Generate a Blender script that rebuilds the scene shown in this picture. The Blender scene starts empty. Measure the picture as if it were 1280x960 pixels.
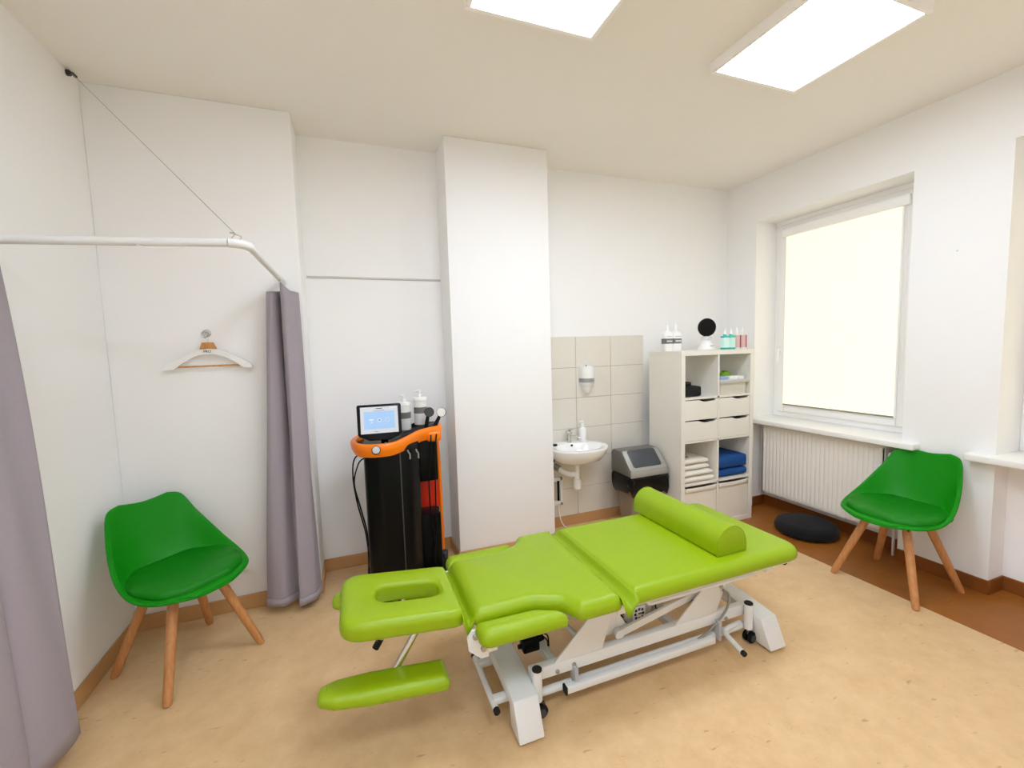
import bpy, bmesh, math, random
from mathutils import Vector, Matrix
R = math.radians
PI = math.pi
random.seed(4)
scn = bpy.context.scene
COL = scn.collection

# ------------------------------------------------------------------ materials
def lin(c):
    o = []
    for v in c:
        v = v / 255.0
        o.append(v / 12.92 if v <= .04045 else ((v + .055) / 1.055) ** 2.4)
    return (o[0], o[1], o[2], 1)

def mat(name, rgb, rough=.5, metal=0, spec=.5, noise=0, nscale=20, bump=0, bscale=200, coat=0, trans=0, emit=None, estr=0, alpha=1, sheen=0):
    m = bpy.data.materials.new(name)
    m.use_nodes = True
    nt = m.node_tree
    b = nt.nodes['Principled BSDF']
    b.inputs['Base Color'].default_value = lin(rgb)
    b.inputs['Roughness'].default_value = rough
    b.inputs['Metallic'].default_value = metal
    b.inputs['Specular IOR Level'].default_value = spec
    b.inputs['Coat Weight'].default_value = coat
    b.inputs['Transmission Weight'].default_value = trans
    b.inputs['Sheen Weight'].default_value = sheen
    b.inputs['Alpha'].default_value = alpha
    if emit:
        b.inputs['Emission Color'].default_value = lin(emit)
        b.inputs['Emission Strength'].default_value = estr
    tc = nt.nodes.new('ShaderNodeTexCoord')
    if noise:
        n = nt.nodes.new('ShaderNodeTexNoise')
        n.inputs['Scale'].default_value = nscale
        n.inputs['Detail'].default_value = 5
        nt.links.new(tc.outputs['Object'], n.inputs['Vector'])
        mx = nt.nodes.new('ShaderNodeMix')
        mx.data_type = 'RGBA'
        c = lin(rgb)
        mx.inputs['A'].default_value = tuple(max(0, x * (1 - noise)) for x in c[:3]) + (1,)
        mx.inputs['B'].default_value = tuple(min(1, x * (1 + noise)) for x in c[:3]) + (1,)
        nt.links.new(n.outputs['Fac'], mx.inputs['Factor'])
        nt.links.new(mx.outputs['Result'], b.inputs['Base Color'])
    if bump:
        n2 = nt.nodes.new('ShaderNodeTexNoise')
        n2.inputs['Scale'].default_value = bscale
        n2.inputs['Detail'].default_value = 3
        nt.links.new(tc.outputs['Object'], n2.inputs['Vector'])
        bp = nt.nodes.new('ShaderNodeBump')
        bp.inputs['Strength'].default_value = bump
        bp.inputs['Distance'].default_value = .002
        nt.links.new(n2.outputs['Fac'], bp.inputs['Height'])
        nt.links.new(bp.outputs['Normal'], b.inputs['Normal'])
    return m

def floor_mat(name, rgb, dark, vein):
    m = mat(name, rgb, rough=.38, spec=.4)
    nt = m.node_tree
    b = nt.nodes['Principled BSDF']
    tc = nt.nodes.new('ShaderNodeTexCoord')
    n = nt.nodes.new('ShaderNodeTexNoise'); n.inputs['Scale'].default_value = 9; n.inputs['Detail'].default_value = 8; n.inputs['Roughness'].default_value = .7
    r = nt.nodes.new('ShaderNodeValToRGB')
    r.color_ramp.elements[0].position = .3; r.color_ramp.elements[0].color = lin(dark)
    r.color_ramp.elements[1].position = .65; r.color_ramp.elements[1].color = lin(rgb)
    mp = nt.nodes.new('ShaderNodeMapping'); mp.inputs['Scale'].default_value = (7, 22, 10)
    mp.inputs['Rotation'].default_value = (0, 0, .5)
    n2 = nt.nodes.new('ShaderNodeTexNoise'); n2.inputs['Scale'].default_value = 2.2; n2.inputs['Detail'].default_value = 4
    r2 = nt.nodes.new('ShaderNodeValToRGB')
    r2.color_ramp.elements[0].position = .66; r2.color_ramp.elements[0].color = (0, 0, 0, 1)
    r2.color_ramp.elements[1].position = .74; r2.color_ramp.elements[1].color = (.7, .7, .7, 1)
    mx = nt.nodes.new('ShaderNodeMix'); mx.data_type = 'RGBA'
    mx.inputs['B'].default_value = lin(vein)
    L = nt.links.new
    L(tc.outputs['Object'], n.inputs['Vector']); L(n.outputs['Fac'], r.inputs['Fac'])
    L(tc.outputs['Object'], mp.inputs['Vector']); L(mp.outputs['Vector'], n2.inputs['Vector']); L(n2.outputs['Fac'], r2.inputs['Fac'])
    L(r.outputs['Color'], mx.inputs['A']); L(r2.outputs['Color'], mx.inputs['Factor']); L(mx.outputs['Result'], b.inputs['Base Color'])
    return m

def wood_mat(name, c1, c2):
    m = mat(name, c1, rough=.45)
    nt = m.node_tree; b = nt.nodes['Principled BSDF']
    tc = nt.nodes.new('ShaderNodeTexCoord')
    mp = nt.nodes.new('ShaderNodeMapping'); mp.inputs['Scale'].default_value = (40, 40, 4)
    n = nt.nodes.new('ShaderNodeTexNoise'); n.inputs['Scale'].default_value = 2; n.inputs['Detail'].default_value = 6
    r = nt.nodes.new('ShaderNodeValToRGB')
    r.color_ramp.elements[0].position = .35; r.color_ramp.elements[0].color = lin(c2)
    r.color_ramp.elements[1].position = .65; r.color_ramp.elements[1].color = lin(c1)
    L = nt.links.new
    L(tc.outputs['Object'], mp.inputs['Vector']); L(mp.outputs['Vector'], n.inputs['Vector']); L(n.outputs['Fac'], r.inputs['Fac']); L(r.outputs['Color'], b.inputs['Base Color'])
    return m

WALL = mat('wall_paint', (243, 243, 243), .85, spec=.2, noise=.012, nscale=3, bump=.08, bscale=300)
CEIL = mat('ceiling_paint', (240, 237, 232), .9, spec=.2, noise=.01, nscale=3)
FLOOR = floor_mat('beige_linoleum', (222, 188, 142), (208, 172, 126), (170, 128, 84))
STRIP = floor_mat('brown_linoleum', (160, 98, 34), (146, 86, 28), (122, 70, 20))
BASE = mat('tan_baseboard', (196, 150, 100), .45, noise=.05, nscale=8)
BASED = mat('brown_baseboard', (134, 76, 26), .45, noise=.05, nscale=8)
TILE = mat('ceramic_tile', (224, 219, 208), .25, noise=.04, nscale=7)
GROUT = mat('grout', (176, 170, 160), .9)
PVC = mat('white_pvc', (246, 245, 243), .35)
SILL = mat('sill_white', (240, 239, 236), .3)
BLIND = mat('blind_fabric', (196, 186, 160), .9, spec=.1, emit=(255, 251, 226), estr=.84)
GLASS = mat('window_glass', (235, 240, 240), .05, trans=.9)
LAMP = mat('lamp_diffuser', (255, 255, 255), .5, emit=(226, 238, 255), estr=21)
LAMPF = mat('lamp_frame', (248, 246, 244), .5)
LIME = mat('lime_vinyl', (141, 170, 2), .38, spec=.4, bump=.04, bscale=500)
LIMED = mat('lime_vinyl_fold', (136, 165, 2), .42, spec=.35)
WMET = mat('white_enamel', (226, 228, 228), .32, spec=.5)
GMET = mat('grey_enamel', (176, 180, 184), .4)
CHROME = mat('chrome', (216, 214, 210), .12, metal=1)
STEEL = mat('brushed_steel', (170, 170, 168), .35, metal=1)
BLACK = mat('black_plastic', (7, 7, 8), .38, spec=.18)
BLACKG = mat('black_gloss', (7, 7, 8), .22, spec=.25)
RUBBER = mat('black_rubber', (18, 18, 18), .8)
DGREY = mat('dark_grey_plastic', (62, 63, 66), .5)
GREYP = mat('grey_plastic', (140, 138, 130), .45)
CTRL = mat('control_box_grey', (182, 180, 172), .5)
GREEN = mat('green_plastic', (8, 134, 6), .45, spec=.22)
GREENC = mat('green_leatherette', (4, 120, 4), .48, spec=.28, bump=.05, bscale=400)
WOOD = wood_mat('beech_wood', (200, 142, 88), (184, 124, 72))
HWOOD = wood_mat('hanger_wood', (206, 150, 84), (186, 128, 66))
CURT = mat('curtain_fabric', (160, 152, 160), .85, spec=.2, noise=.05, nscale=60, bump=.2, bscale=700, sheen=.1)
ORANGE = mat('orange_plastic', (250, 128, 6), .3)
ORANGED = mat('red_orange_plastic', (214, 40, 8), .4)
SCREEN = mat('screen_surface', (30, 30, 32), .3, emit=(214, 216, 220), estr=.95)
SCREENB = mat('screen_blue', (20, 24, 30), .3, emit=(170, 208, 250), estr=.92)
SCREENI = mat('screen_icon', (40, 40, 40), .3, emit=(228, 236, 246), estr=.95)
WPLA = mat('white_plastic', (238, 238, 236), .35)
LABELG = mat('grey_label', (112, 112, 112), .5)
CERAM = mat('ceramic_white', (240, 240, 238), .1, coat=.4)
SHELFM = mat('white_laminate', (232, 229, 220), .4)
FABW = mat('cream_fabric', (226, 220, 208), .9, bump=.2, bscale=500)
TOWW = mat('white_terry', (232, 228, 218), .95, bump=.6, bscale=420)
TOWB = mat('blue_terry', (10, 72, 140), .95, bump=.6, bscale=420)
TOWK = mat('black_cloth', (10, 10, 11), .9, bump=.4, bscale=420)
TEAL = mat('teal_liquid', (40, 190, 178), .2, coat=.3)
TEALL = mat('teal_label', (206, 240, 232), .4)
PINK = mat('pink_label', (214, 180, 178), .4)
PINKD = mat('dark_red_label', (150, 44, 60), .4)
CLEAR = mat('clear_plastic', (236, 238, 238), .08, alpha=.45)
PUFF = mat('black_velour', (7, 7, 9), .95, sheen=.05, bump=.3, bscale=300)
BAGM = mat('black_bin_bag', (5, 5, 6), .3, spec=.3)
BINM = mat('bin_taupe', (138, 124, 108), .5)
BINL = mat('bin_lid_grey', (104, 102, 98), .4)
BINR = mat('bin_rim_silver', (166, 164, 156), .35, metal=.2)
BINF = mat('bin_flap', (66, 69, 74), .4)
RAD = mat('radiator_enamel', (238, 235, 228), .35)
INKM = mat('black_print', (50, 48, 46), .6)
LIMEG = mat('green_packet', (120, 176, 30), .5)
BLUEP = mat('blue_packet', (150, 172, 206), .5)

# ------------------------------------------------------------------ mesh helpers
OFF = {}
class M:
    def __init__(s): s.bm = bmesh.new()
    def _merge(s, b):
        me = bpy.data.meshes.new('t'); b.to_mesh(me); b.free(); s.bm.from_mesh(me); bpy.data.meshes.remove(me); return s
    def box(s, a, b, bev=0, seg=2, mtx=None):
        t = bmesh.new(); bmesh.ops.create_cube(t, size=1)
        a = Vector(a); b = Vector(b)
        lo = Vector([min(a[i], b[i]) for i in range(3)]); hi = Vector([max(a[i], b[i]) for i in range(3)])
        for v in t.verts: v.co = Vector([lo[i] + (v.co[i] + .5) * (hi[i] - lo[i]) for i in range(3)])
        if bev: bmesh.ops.bevel(t, geom=list(t.edges), offset=bev, segments=seg, profile=.5, affect='EDGES', clamp_overlap=True)
        if mtx: bmesh.ops.transform(t, matrix=mtx, verts=list(t.verts))
        return s._merge(t)
    def rings(s, rings, cap0=True, cap1=True, closed=True):
        vs = [[s.bm.verts.new(p) for p in r] for r in rings]
        n = len(vs[0])
        for i in range(len(vs) - 1):
            for j in range(n if closed else n - 1):
                k = (j + 1) % n
                try: s.bm.faces.new((vs[i][j], vs[i][k], vs[i + 1][k], vs[i + 1][j]))
                except ValueError: pass
        if cap0: s.bm.faces.new(list(reversed(vs[0])))
        if cap1: s.bm.faces.new(vs[-1])
        return s
    def cyl(s, p0, p1, r0, r1=None, n=20, bev=0):
        r1 = r0 if r1 is None else r1
        p0 = Vector(p0); p1 = Vector(p1); d = (p1 - p0); L = d.length; d.normalize()
        x = d.orthogonal().normalized(); y = d.cross(x)
        prof = [(0, r0), (L, r1)]
        if bev: prof = [(0, r0 - bev), (bev, r0), (L - bev, r1), (L, r1 - bev)]
        return s.rings([[p0 + d * h + (x * math.cos(2 * PI * i / n) + y * math.sin(2 * PI * i / n)) * r for i in range(n)] for h, r in prof])
    def lathe(s, prof, c=(0, 0, 0), n=32, sx=1, sy=1, mtx=None):
        c = Vector(c)
        rs = [[c + Vector((math.cos(2 * PI * i / n) * r * sx, math.sin(2 * PI * i / n) * r * sy, z)) for i in range(n)] for r, z in prof]
        if mtx: rs = [[mtx @ p for p in r] for r in rs]
        return s.rings(rs)
    def tube(s, path, r, n=12, smooth=0, caps=True):
        P = [Vector(p) for p in path]
        if smooth: P = catmull(P, smooth)
        P = [p for i, p in enumerate(P) if i == 0 or (p - P[i - 1]).length > 1e-6]
        loop = (P[0] - P[-1]).length < 1e-5 and len(P) > 3
        rs = []
        prev = None
        for i, p in enumerate(P):
            d = (P[min(i + 1, len(P) - 1)] - P[max(i - 1, 0)]).normalized()
            if loop and i in (0, len(P) - 1): d = (P[1] - P[-2]).normalized()
            if d.length < .5: d = (P[min(i + 1, len(P) - 1)] - p).normalized()
            x = d.orthogonal().normalized() if prev is None else (prev - d * prev.dot(d)).normalized()
            prev = x; y = d.cross(x)
            rr = r[i] if isinstance(r, (list, tuple)) else r
            rs.append([p + (x * math.cos(2 * PI * k / n) + y * math.sin(2 * PI * k / n)) * rr for k in range(n)])
        return s.rings(rs, caps, caps)
    def prism(s, poly, a0, a1, axis='z', bev=0):
        """extrude a 2-D polygon along an axis; poly coordinates are the two other axes in xyz order"""
        def mk(p, h):
            return {'z': (p[0], p[1], h), 'y': (p[0], h, p[1]), 'x': (h, p[0], p[1])}[axis]
        t = bmesh.new()
        v0 = [t.verts.new(mk(p, a0)) for p in poly]; v1 = [t.verts.new(mk(p, a1)) for p in poly]
        n = len(poly)
        t.faces.new(v0); t.faces.new(v1)
        for i in range(n): t.faces.new((v0[i], v0[(i + 1) % n], v1[(i + 1) % n], v1[i]))
        bmesh.ops.recalc_face_normals(t, faces=list(t.faces))
        if bev: bmesh.ops.bevel(t, geom=list(t.edges), offset=bev, segments=2, profile=.5, affect='EDGES', clamp_overlap=True)
        return s._merge(t)
    def grid(s, fn, nu, nv, wrapu=False):
        V = [[s.bm.verts.new(fn(i / nu, j / nv)) for i in range(nu if wrapu else nu + 1)] for j in range(nv + 1)]
        w = len(V[0])
        for j in range(nv):
            for i in range(nu):
                k = (i + 1) % w
                s.bm.faces.new((V[j][i], V[j][k], V[j + 1][k], V[j + 1][i]))
        return s
    def pad(s, out, zt, zb, r, dome=0, rb=None, nseg=5):
        """cushion: closed outline, rounded top and bottom edges"""
        rb = r * .5 if rb is None else rb
        prof = [(rb * (1 - math.sin(a)), zb + rb * (1 - math.cos(a))) for a in [PI / 2 * i / 3 for i in range(4)]]
        prof += [(r * (1 - math.cos(a)), zt - dome - r * (1 - math.sin(a))) for a in [PI / 2 * i / nseg for i in range(nseg + 1)]]
        return s.rings([[Vector((p[0], p[1], z)) for p in inset(out, d)] for d, z in prof])
    def build(s, name, m, parent=None, smooth=True, origin=None, angle=38, solid=0, weld=True, mtx=None):
        if weld: bmesh.ops.remove_doubles(s.bm, verts=list(s.bm.verts), dist=1e-5)
        bmesh.ops.recalc_face_normals(s.bm, faces=list(s.bm.faces))
        me = bpy.data.meshes.new(name)
        s.bm.to_mesh(me); s.bm.free()
        if mtx: me.transform(mtx)
        off = OFF.get(parent.name, Vector()) if parent else Vector(origin or (0, 0, 0))
        me.transform(Matrix.Translation(-off))
        for p in me.polygons: p.use_smooth = smooth
        if smooth: me.set_sharp_from_angle(angle=R(angle))
        me.materials.append(m)
        o = bpy.data.objects.new(name, me); COL.objects.link(o)
        OFF[o.name] = off
        if parent: o.parent = parent
        else: o.location = off
        if solid:
            md = o.modifiers.new('thickness', 'SOLIDIFY'); md.thickness = solid; md.offset = 0
        return o

def inset(out, d):
    n = len(out); res = []
    if d == 0: return [tuple(p) for p in out]
    for i in range(n):
        a = Vector(out[i - 1][:2]); b = Vector(out[i][:2]); c = Vector(out[(i + 1) % n][:2])
        e1 = (b - a).normalized(); e2 = (c - b).normalized()
        n1 = Vector((-e1.y, e1.x)); n2 = Vector((-e2.y, e2.x))
        m = (n1 + n2)
        m = m.normalized() if m.length > 1e-6 else n1
        k = max(.5, m.dot(n1))
        res.append(b + m * (d / k))
    if d > 0:
        P = [Vector(p[:2]) for p in out]
        def dist(q):
            best = 9
            for i in range(n):
                a = P[i - 1]; e = P[i] - a
                t = max(0, min(1, (q - a).dot(e) / max(e.length_squared, 1e-12)))
                best = min(best, (q - a - e * t).length)
            return best
        ok = [dist(q) > d * .96 for q in res]
        if any(ok) and not all(ok):
            g = [i for i in range(n) if ok[i]]
            for j, i0 in enumerate(g):
                i1 = g[(j + 1) % len(g)]
                gap = (i1 - i0) % n
                for k in range(1, gap):
                    res[(i0 + k) % n] = res[i0].lerp(res[i1], k / gap)
    return [tuple(p) for p in res]

def roundpoly(pts, seg=6, dense=0):
    """pts: (x, y, radius), counter-clockwise"""
    out = []; n = len(pts)
    for i in range(n):
        a = Vector(pts[i - 1][:2]); b = Vector(pts[i][:2]); c = Vector(pts[(i + 1) % n][:2]); r = pts[i][2]
        if r <= 0: out.append(tuple(b)); continue
        u = (a - b); v = (c - b); lu = u.length; lv = v.length; u.normalize(); v.normalize()
        ang = u.angle(v)
        t = min(r / math.tan(ang / 2), lu * .49, lv * .49)
        p0 = b + u * t; p1 = b + v * t
        for k in range(seg + 1):
            w = k / seg
            q = p0 * (1 - w) ** 2 + b * 2 * w * (1 - w) + p1 * w ** 2
            out.append(tuple(q))
    if not dense: return out
    res = []
    for i in range(len(out)):
        p = Vector(out[i]); q = Vector(out[(i + 1) % len(out)]); k = max(1, int((q - p).length / dense))
        if (q - p).length < 1e-6: continue
        res += [tuple(p.lerp(q, j / k)) for j in range(k)]
    return res

def catmull(P, k):
    out = []
    n = len(P)
    for i in range(n - 1):
        p0 = P[max(i - 1, 0)]; p1 = P[i]; p2 = P[i + 1]; p3 = P[min(i + 2, n - 1)]
        for j in range(k):
            t = j / k
            out.append(.5 * ((2 * p1) + (p2 - p0) * t + (2 * p0 - 5 * p1 + 4 * p2 - p3) * t * t + (3 * p1 - p0 - 3 * p2 + p3) * t ** 3))
    out.append(P[-1].copy())
    return out

def tag(o, label=None, cat=None, group=None, kind=None):
    if label: o['label'] = label
    if cat: o['category'] = cat
    if group: o['group'] = group
    if kind: o['kind'] = kind
    return o

def thing(name, label=None, cat=None, loc=(0, 0, 0), group=None, kind=None, local=False):
    o = bpy.data.objects.new(name, None); COL.objects.link(o)
    o.location = loc; o.empty_display_size = .1
    OFF[o.name] = Vector() if local else Vector(loc)
    return tag(o, label, cat, group, kind)

def kids(o): return [c for c in bpy.data.objects if c.parent == o]

def dup(root, loc, rz=0, label=None):
    def cp(o, par):
        c = o.copy(); COL.objects.link(c)
        if par: c.parent = par
        for ch in kids(o): cp(ch, c)
        return c
    r = cp(root, None)
    r.location = loc; r.rotation_euler = (0, 0, rz)
    if label: r['label'] = label
    return r

def struct(m, name, mt, **k):
    return tag(m.build(name, mt, **k), kind='structure')

def text_mesh(txt, size, depth=.0004):
    cu = bpy.data.curves.new('txt', 'FONT'); cu.body = txt; cu.size = size; cu.extrude = depth; cu.align_x = 'CENTER'
    ob = bpy.data.objects.new('txt', cu); COL.objects.link(ob)
    dg = bpy.context.evaluated_depsgraph_get()
    me = bpy.data.meshes.new_from_object(ob.evaluated_get(dg))
    bpy.data.objects.remove(ob); bpy.data.curves.remove(cu)
    return me

# ------------------------------------------------------------------ room
H = 2.947
LX, FY = -4.645, -4.7                  # left wall, wall behind the camera
HY, STX = -.29, -3.681                 # wall with the hanger, its right-hand corner
PX0, PX1, PY = -2.77, -2.015, -.28     # pillar
RV0, RV1, RVT = -.318, -1.459, 2.578   # first window opening
R20, R21 = -1.908, -3.05               # second window opening
NX, WX = .153, .25
SZ = .835
struct(M().box((LX - .2, FY - .2, -.1), (.4, .2, 0)), 'floor', FLOOR, smooth=False)
struct(M().prism([(-.475, FY), (.153, FY), (.153, 0), (-1.0, 0), (-1.0, -.02), (-.475, -.02)], 0, .002), 'floor_strip', STRIP, smooth=False)
struct(M().box((LX - .2, FY - .2, H), (.4, .2, H + .1)), 'ceiling', CEIL, smooth=False)
struct(M().box((LX - .2, FY, 0), (LX, .2, H)), 'wall_left', WALL, smooth=False)
struct(M().box((LX - .2, FY - .2, 0), (.4, FY, H)), 'wall_front', WALL, smooth=False)
struct(M().box((LX, HY, 0), (STX, .2, H), .006, 2).box((STX, 0, 0), (.35, .2, H)), 'wall_back', WALL)
struct(M().box((PX0, PY, 0), (PX1, .05, H), .006, 2), 'wall_pillar', WALL)
wr = M()
wr.box((0, RV0, 0), (.35, .0, H)).box((0, R20, 0), (.35, RV1, H)).box((0, FY, 0), (.35, R21, H))
for y0, y1 in ((RV0, RV1), (R20, R21)):
    wr.box((0, y0, RVT), (.35, y1, H)).box((NX, y0, 0), (.35, y1, SZ - .04))
struct(wr, 'wall_right', WALL, smooth=False)
# outside masonry behind the windows is closed by the window units themselves

bh, bt = .088, .01
def base(name, segs, m):
    b = M()
    for (x0, y0, x1, y1) in segs: b.box((x0, y0, 0), (x1, y1, bh), .003, 1)
    struct(b, name, m)
base('baseboard_left', [(LX, FY, LX + bt, HY)], BASE)
base('baseboard_back', [(LX, HY - bt, STX + bt, HY), (STX, HY, STX + bt, 0), (STX, -bt, PX0, 0), (PX1, -bt, -.9, 0)], BASE)
base('baseboard_pillar', [(PX0 - bt, PY, PX0, 0), (PX0 - bt, PY - bt, PX1 + bt, PY), (PX1, PY, PX1 + bt, 0)], BASE)
base('baseboard_right', [(-.9, -bt, 0, 0), (-bt, RV0, 0, 0), (-bt, R20 - bt, 0, RV1 + bt), (0, RV0 - bt, NX, RV0), (0, RV1, NX, RV1 + bt), (0, R20 - bt, NX, R20), (NX - bt, RV1, NX, RV0), (NX - bt, R21, NX, R20)], BASED)

# thin trim line on the recess wall
struct(M().box((STX + .01, -.008, 2.036), (PX0 - .005, 0, 2.05), .003, 1), 'trim_1', mat('trim_grey', (196, 194, 188), .5))

# tiled splashback
TX, TW, TH, TT = -1.6607, .3414, .2569, 1.6079
struct(M().box((PX1, -.006, bh), (-.978, 0, TT)), 'wall_tile_grout', GROUT, smooth=False)
t = M()
for r_ in range(6):
    z1 = TT - r_ * TH; z0 = max(bh, z1 - TH)
    for (x0, x1) in ((PX1, TX), (TX, TX + TW), (TX + TW, -.978)):
        t.box((x0 + .0015, -.011, z0 + .0015), (x1 - .0015, -.004, z1 - .0015), .0015, 1)
struct(t, 'wall_tiles', TILE)

# ------------------------------------------------------------------ windows
def window(name, y0, y1):
    w = thing(name, kind='structure', loc=(0, (y0 + y1) / 2, SZ))
    zb, zt = SZ, RVT - .03
    f = M(); fw = .06
    for a, b in (((WX, y1, zb), (WX + .07, y1 + fw, zt)), ((WX, y0 - fw, zb), (WX + .07, y0, zt)), ((WX, y1 + fw, zb), (WX + .07, y0 - fw, zb + fw)), ((WX, y1 + fw, zt - fw), (WX + .07, y0 - fw, zt))):
        f.box(a, b, .006, 2)
    f.box((WX - .01, y1 - .02, zt - .002), (WX + .1, y0 + .02, RVT + .02)).box((WX + .06, y1 - .02, zb - .02), (WX + .1, y1 + .03, RVT)).box((WX + .06, y0 - .03, zb - .02), (WX + .1, y0 + .02, RVT))
    f.build('window_frame', PVC, w)
    s = M(); a0 = y0 - fw + .012; a1 = y1 + fw - .012; sb = zb + fw - .012; st = zt - fw + .012; sw = .075
    aL, aR = y0 - .112, y0 - .975
    for a, b in (((WX - .018, a1, sb), (WX + .05, aR, st)), ((WX - .018, aL, sb), (WX + .05, a0, st)), ((WX - .018, aR, sb), (WX + .05, aL, sb + sw)), ((WX - .018, aR, st - sw), (WX + .05, aL, st))):
        s.box(a, b, .007, 2)
    sash = s.build('sash', PVC, w)
    M().box((WX + .02, aR - .01, sb + sw - .01), (WX + .035, aL + .01, st - sw + .01)).build('pane', GLASS, sash, smooth=False)
    h = M()
    hy = a0 - sw / 2; hz = 1.44
    h.box((WX - .03, hy - .014, hz - .035), (WX - .016, hy + .014, hz + .035), .004)
    h.tube([(WX - .03, hy, hz), (WX - .058, hy, hz), (WX - .062, hy, hz - .012), (WX - .062, hy + .012, hz - .12)], .009, 10)
    h.build('window_handle', PVC, sash)
    M().box((-.08, y1 - .1, SZ - .042), (WX + .01, y0 + (.1 if name == 'window_1' else .108), SZ), .008, 3).build('window_sill', SILL, w)
    return w
window('window_1', RV0, RV1)
window('window_2', R20, R21)

def blind(y0, y1, label):
    gy0, gy1 = -.434 + (y0 - RV0), -1.288 + (y0 - RV0)
    b = thing('roller_blind', label, 'blind', (WX - .03, (gy0 + gy1) / 2, .93))
    M().box((WX - .05, gy1 - .05, 2.43), (WX - .02, gy0 + .03, 2.5), .008).build('cassette', PVC, b)
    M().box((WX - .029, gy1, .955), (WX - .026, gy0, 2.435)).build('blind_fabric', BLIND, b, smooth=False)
    M().box((WX - .032, gy1, .945), (WX - .023, gy0, .957), .002, 1).build('bottom_bar', GREYP, b)
    for y in (gy0 + .006, gy1 - .006):
        g = M(); g.box((WX - .032, y - .007, .945), (WX - .02, y + .007, 2.44), .002, 1); g.build('guide_rail', PVC, b)
    c = M(); cy = gy1 - .035
    c.tube([(WX - .04, cy + .008, 2.45), (WX - .04, cy + .01, 1.3), (WX - .045, cy, 1.22), (WX - .04, cy - .01, 1.3), (WX - .04, cy - .008, 2.45)], .0016, 6)
    c.build('pull_chain', PVC, b)
blind(RV0, RV1, 'cream roller blind glowing with daylight in the window above the radiator')
blind(R20, R21, 'cream roller blind in the second window at the right edge')

# ------------------------------------------------------------------ ceiling panels
def panel(x0, y0, label):
    p = thing('ceiling_light', label, 'light', (x0 + .275, y0 - .29, H), 'square ceiling light panels')
    f = M(); z0 = H - .052; e = .022
    for a, b in (((x0 - e, y0, z0), (x0 + .55 + e, y0 + e, H)), ((x0 - e, y0 - .58 - e, z0), (x0 + .55 + e, y0 - .58, H)), ((x0 - e, y0 - .58, z0), (x0, y0, H)), ((x0 + .55, y0 - .58, z0), (x0 + .55 + e, y0, H))):
        f.box(a, b, .002, 1)
    f.build('frame', LAMPF, p)
    M().box((x0, y0 - .58, H - .05), (x0 + .55, y0, H - .044)).build('diffuser', LAMP, p, smooth=False)
panel(-1.607, -1.43, 'square white light panel on the ceiling nearer the window')
panel(-4.189, -3.05, 'square white light panel added unseen behind the camera to brighten the left side')  # unseen lamp, added because the left side came out too dark
panel(-2.898, -3.05, 'square white light panel added unseen behind the camera to brighten the foreground')  # out-of-view fill lamp, put in to lift the dark foreground
panel(-2.898, -1.442, 'leftmost square white light panel on the ceiling, above the pillar')

# small fixings
tag(M().lathe([(.0, -.004), (.004, -.004), (.004, 0), (0.001, .0)], n=12, mtx=Matrix.Translation((0, -1.69, 2.03)) @ Matrix.Rotation(-PI / 2, 4, 'Y')).build('wall_plug', GREYP, origin=(0, -1.69, 2.03)), 'tiny grey wall plug in the white pier right of the window', 'wall plug')

# ------------------------------------------------------------------ curtain rail, wire, curtains
RX, RYB, RZ = -3.78, -1.262, 1.962
rail = thing('curtain_rail', 'white tubular curtain rail bending towards the hanger wall', 'curtain rail', (RX, RYB, RZ))
M().cyl((LX, -1.125, RZ), (RX - .06, RYB, RZ), .0155, n=20).build('rail_tube', WMET, rail)
M().cyl((RX, RYB + .06, RZ), (RX, HY, RZ), .0145, n=20).build('rail_tube', WMET, rail)
b = M(); b.tube([(RX - .06, RYB, RZ)] + [(RX - .06 + .06 * math.sin(a), RYB + .06 - .06 * math.cos(a), RZ) for a in [PI / 2 * i / 8 for i in range(9)]] + [(RX, RYB + .06, RZ)], .0175, 20)
b.build('corner_elbow', WMET, rail)
b = M(); b.lathe([(0, 0), (.022, 0), (.022, .006), (.016, .012)], n=24, mtx=Matrix.Translation((RX, HY, RZ)) @ Matrix.Rotation(PI / 2, 4, 'X'))
b.build('wall_flange', WMET, rail)
for k in range(5):
    b = M(); yy = -.33 - k * .04
    b.tube([(RX + .022 * math.cos(a), yy, RZ - .006 + .024 * math.sin(a)) for a in [2 * PI * i / 16 for i in range(17)]], .0018, 6)
    b.build('curtain_ring', WPLA, rail)
b = M(); b.tube([(RX - .05, RYB + .0, RZ + .016), (RX - .035, RYB - .005, RZ + .035), (RX - .055, RYB + .01, RZ + .04), (RX - .02, RYB + .02, RZ + .03), (RX - .03, RYB + .01, RZ + .01)], .0016, 6, smooth=4)
b.build('wire_tie', STEEL, rail)
b = M(); b.tube([(RX - .36, RYB + .04, RZ - .014), (RX - .31, RYB + .035, RZ - .026), (RX - .24, RYB + .025, RZ - .026), (RX - .2, RYB + .02, RZ - .014)], .0016, 6, smooth=4)
b.build('wire_loop', WPLA, rail)

wire = thing('support_wire', 'thin steel wire running from the ceiling corner down to the curtain rail', 'wire', (LX, -.385, 2.93))
M().tube([(LX + .03, -.41, 2.92), (RX - .035, RYB + .01, RZ + .035)], .0012, 8).build('steel_wire', STEEL, wire)
b = M(); b.cyl((LX, -.385, 2.932), (LX + .012, -.39, 2.93), .014, n=16).tube([(LX + .01, -.388, 2.93), (LX + .03, -.40, 2.925), (LX + .05, -.425, 2.9)], .007, 8)
b.build('wall_bracket', DGREY, wire)

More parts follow.
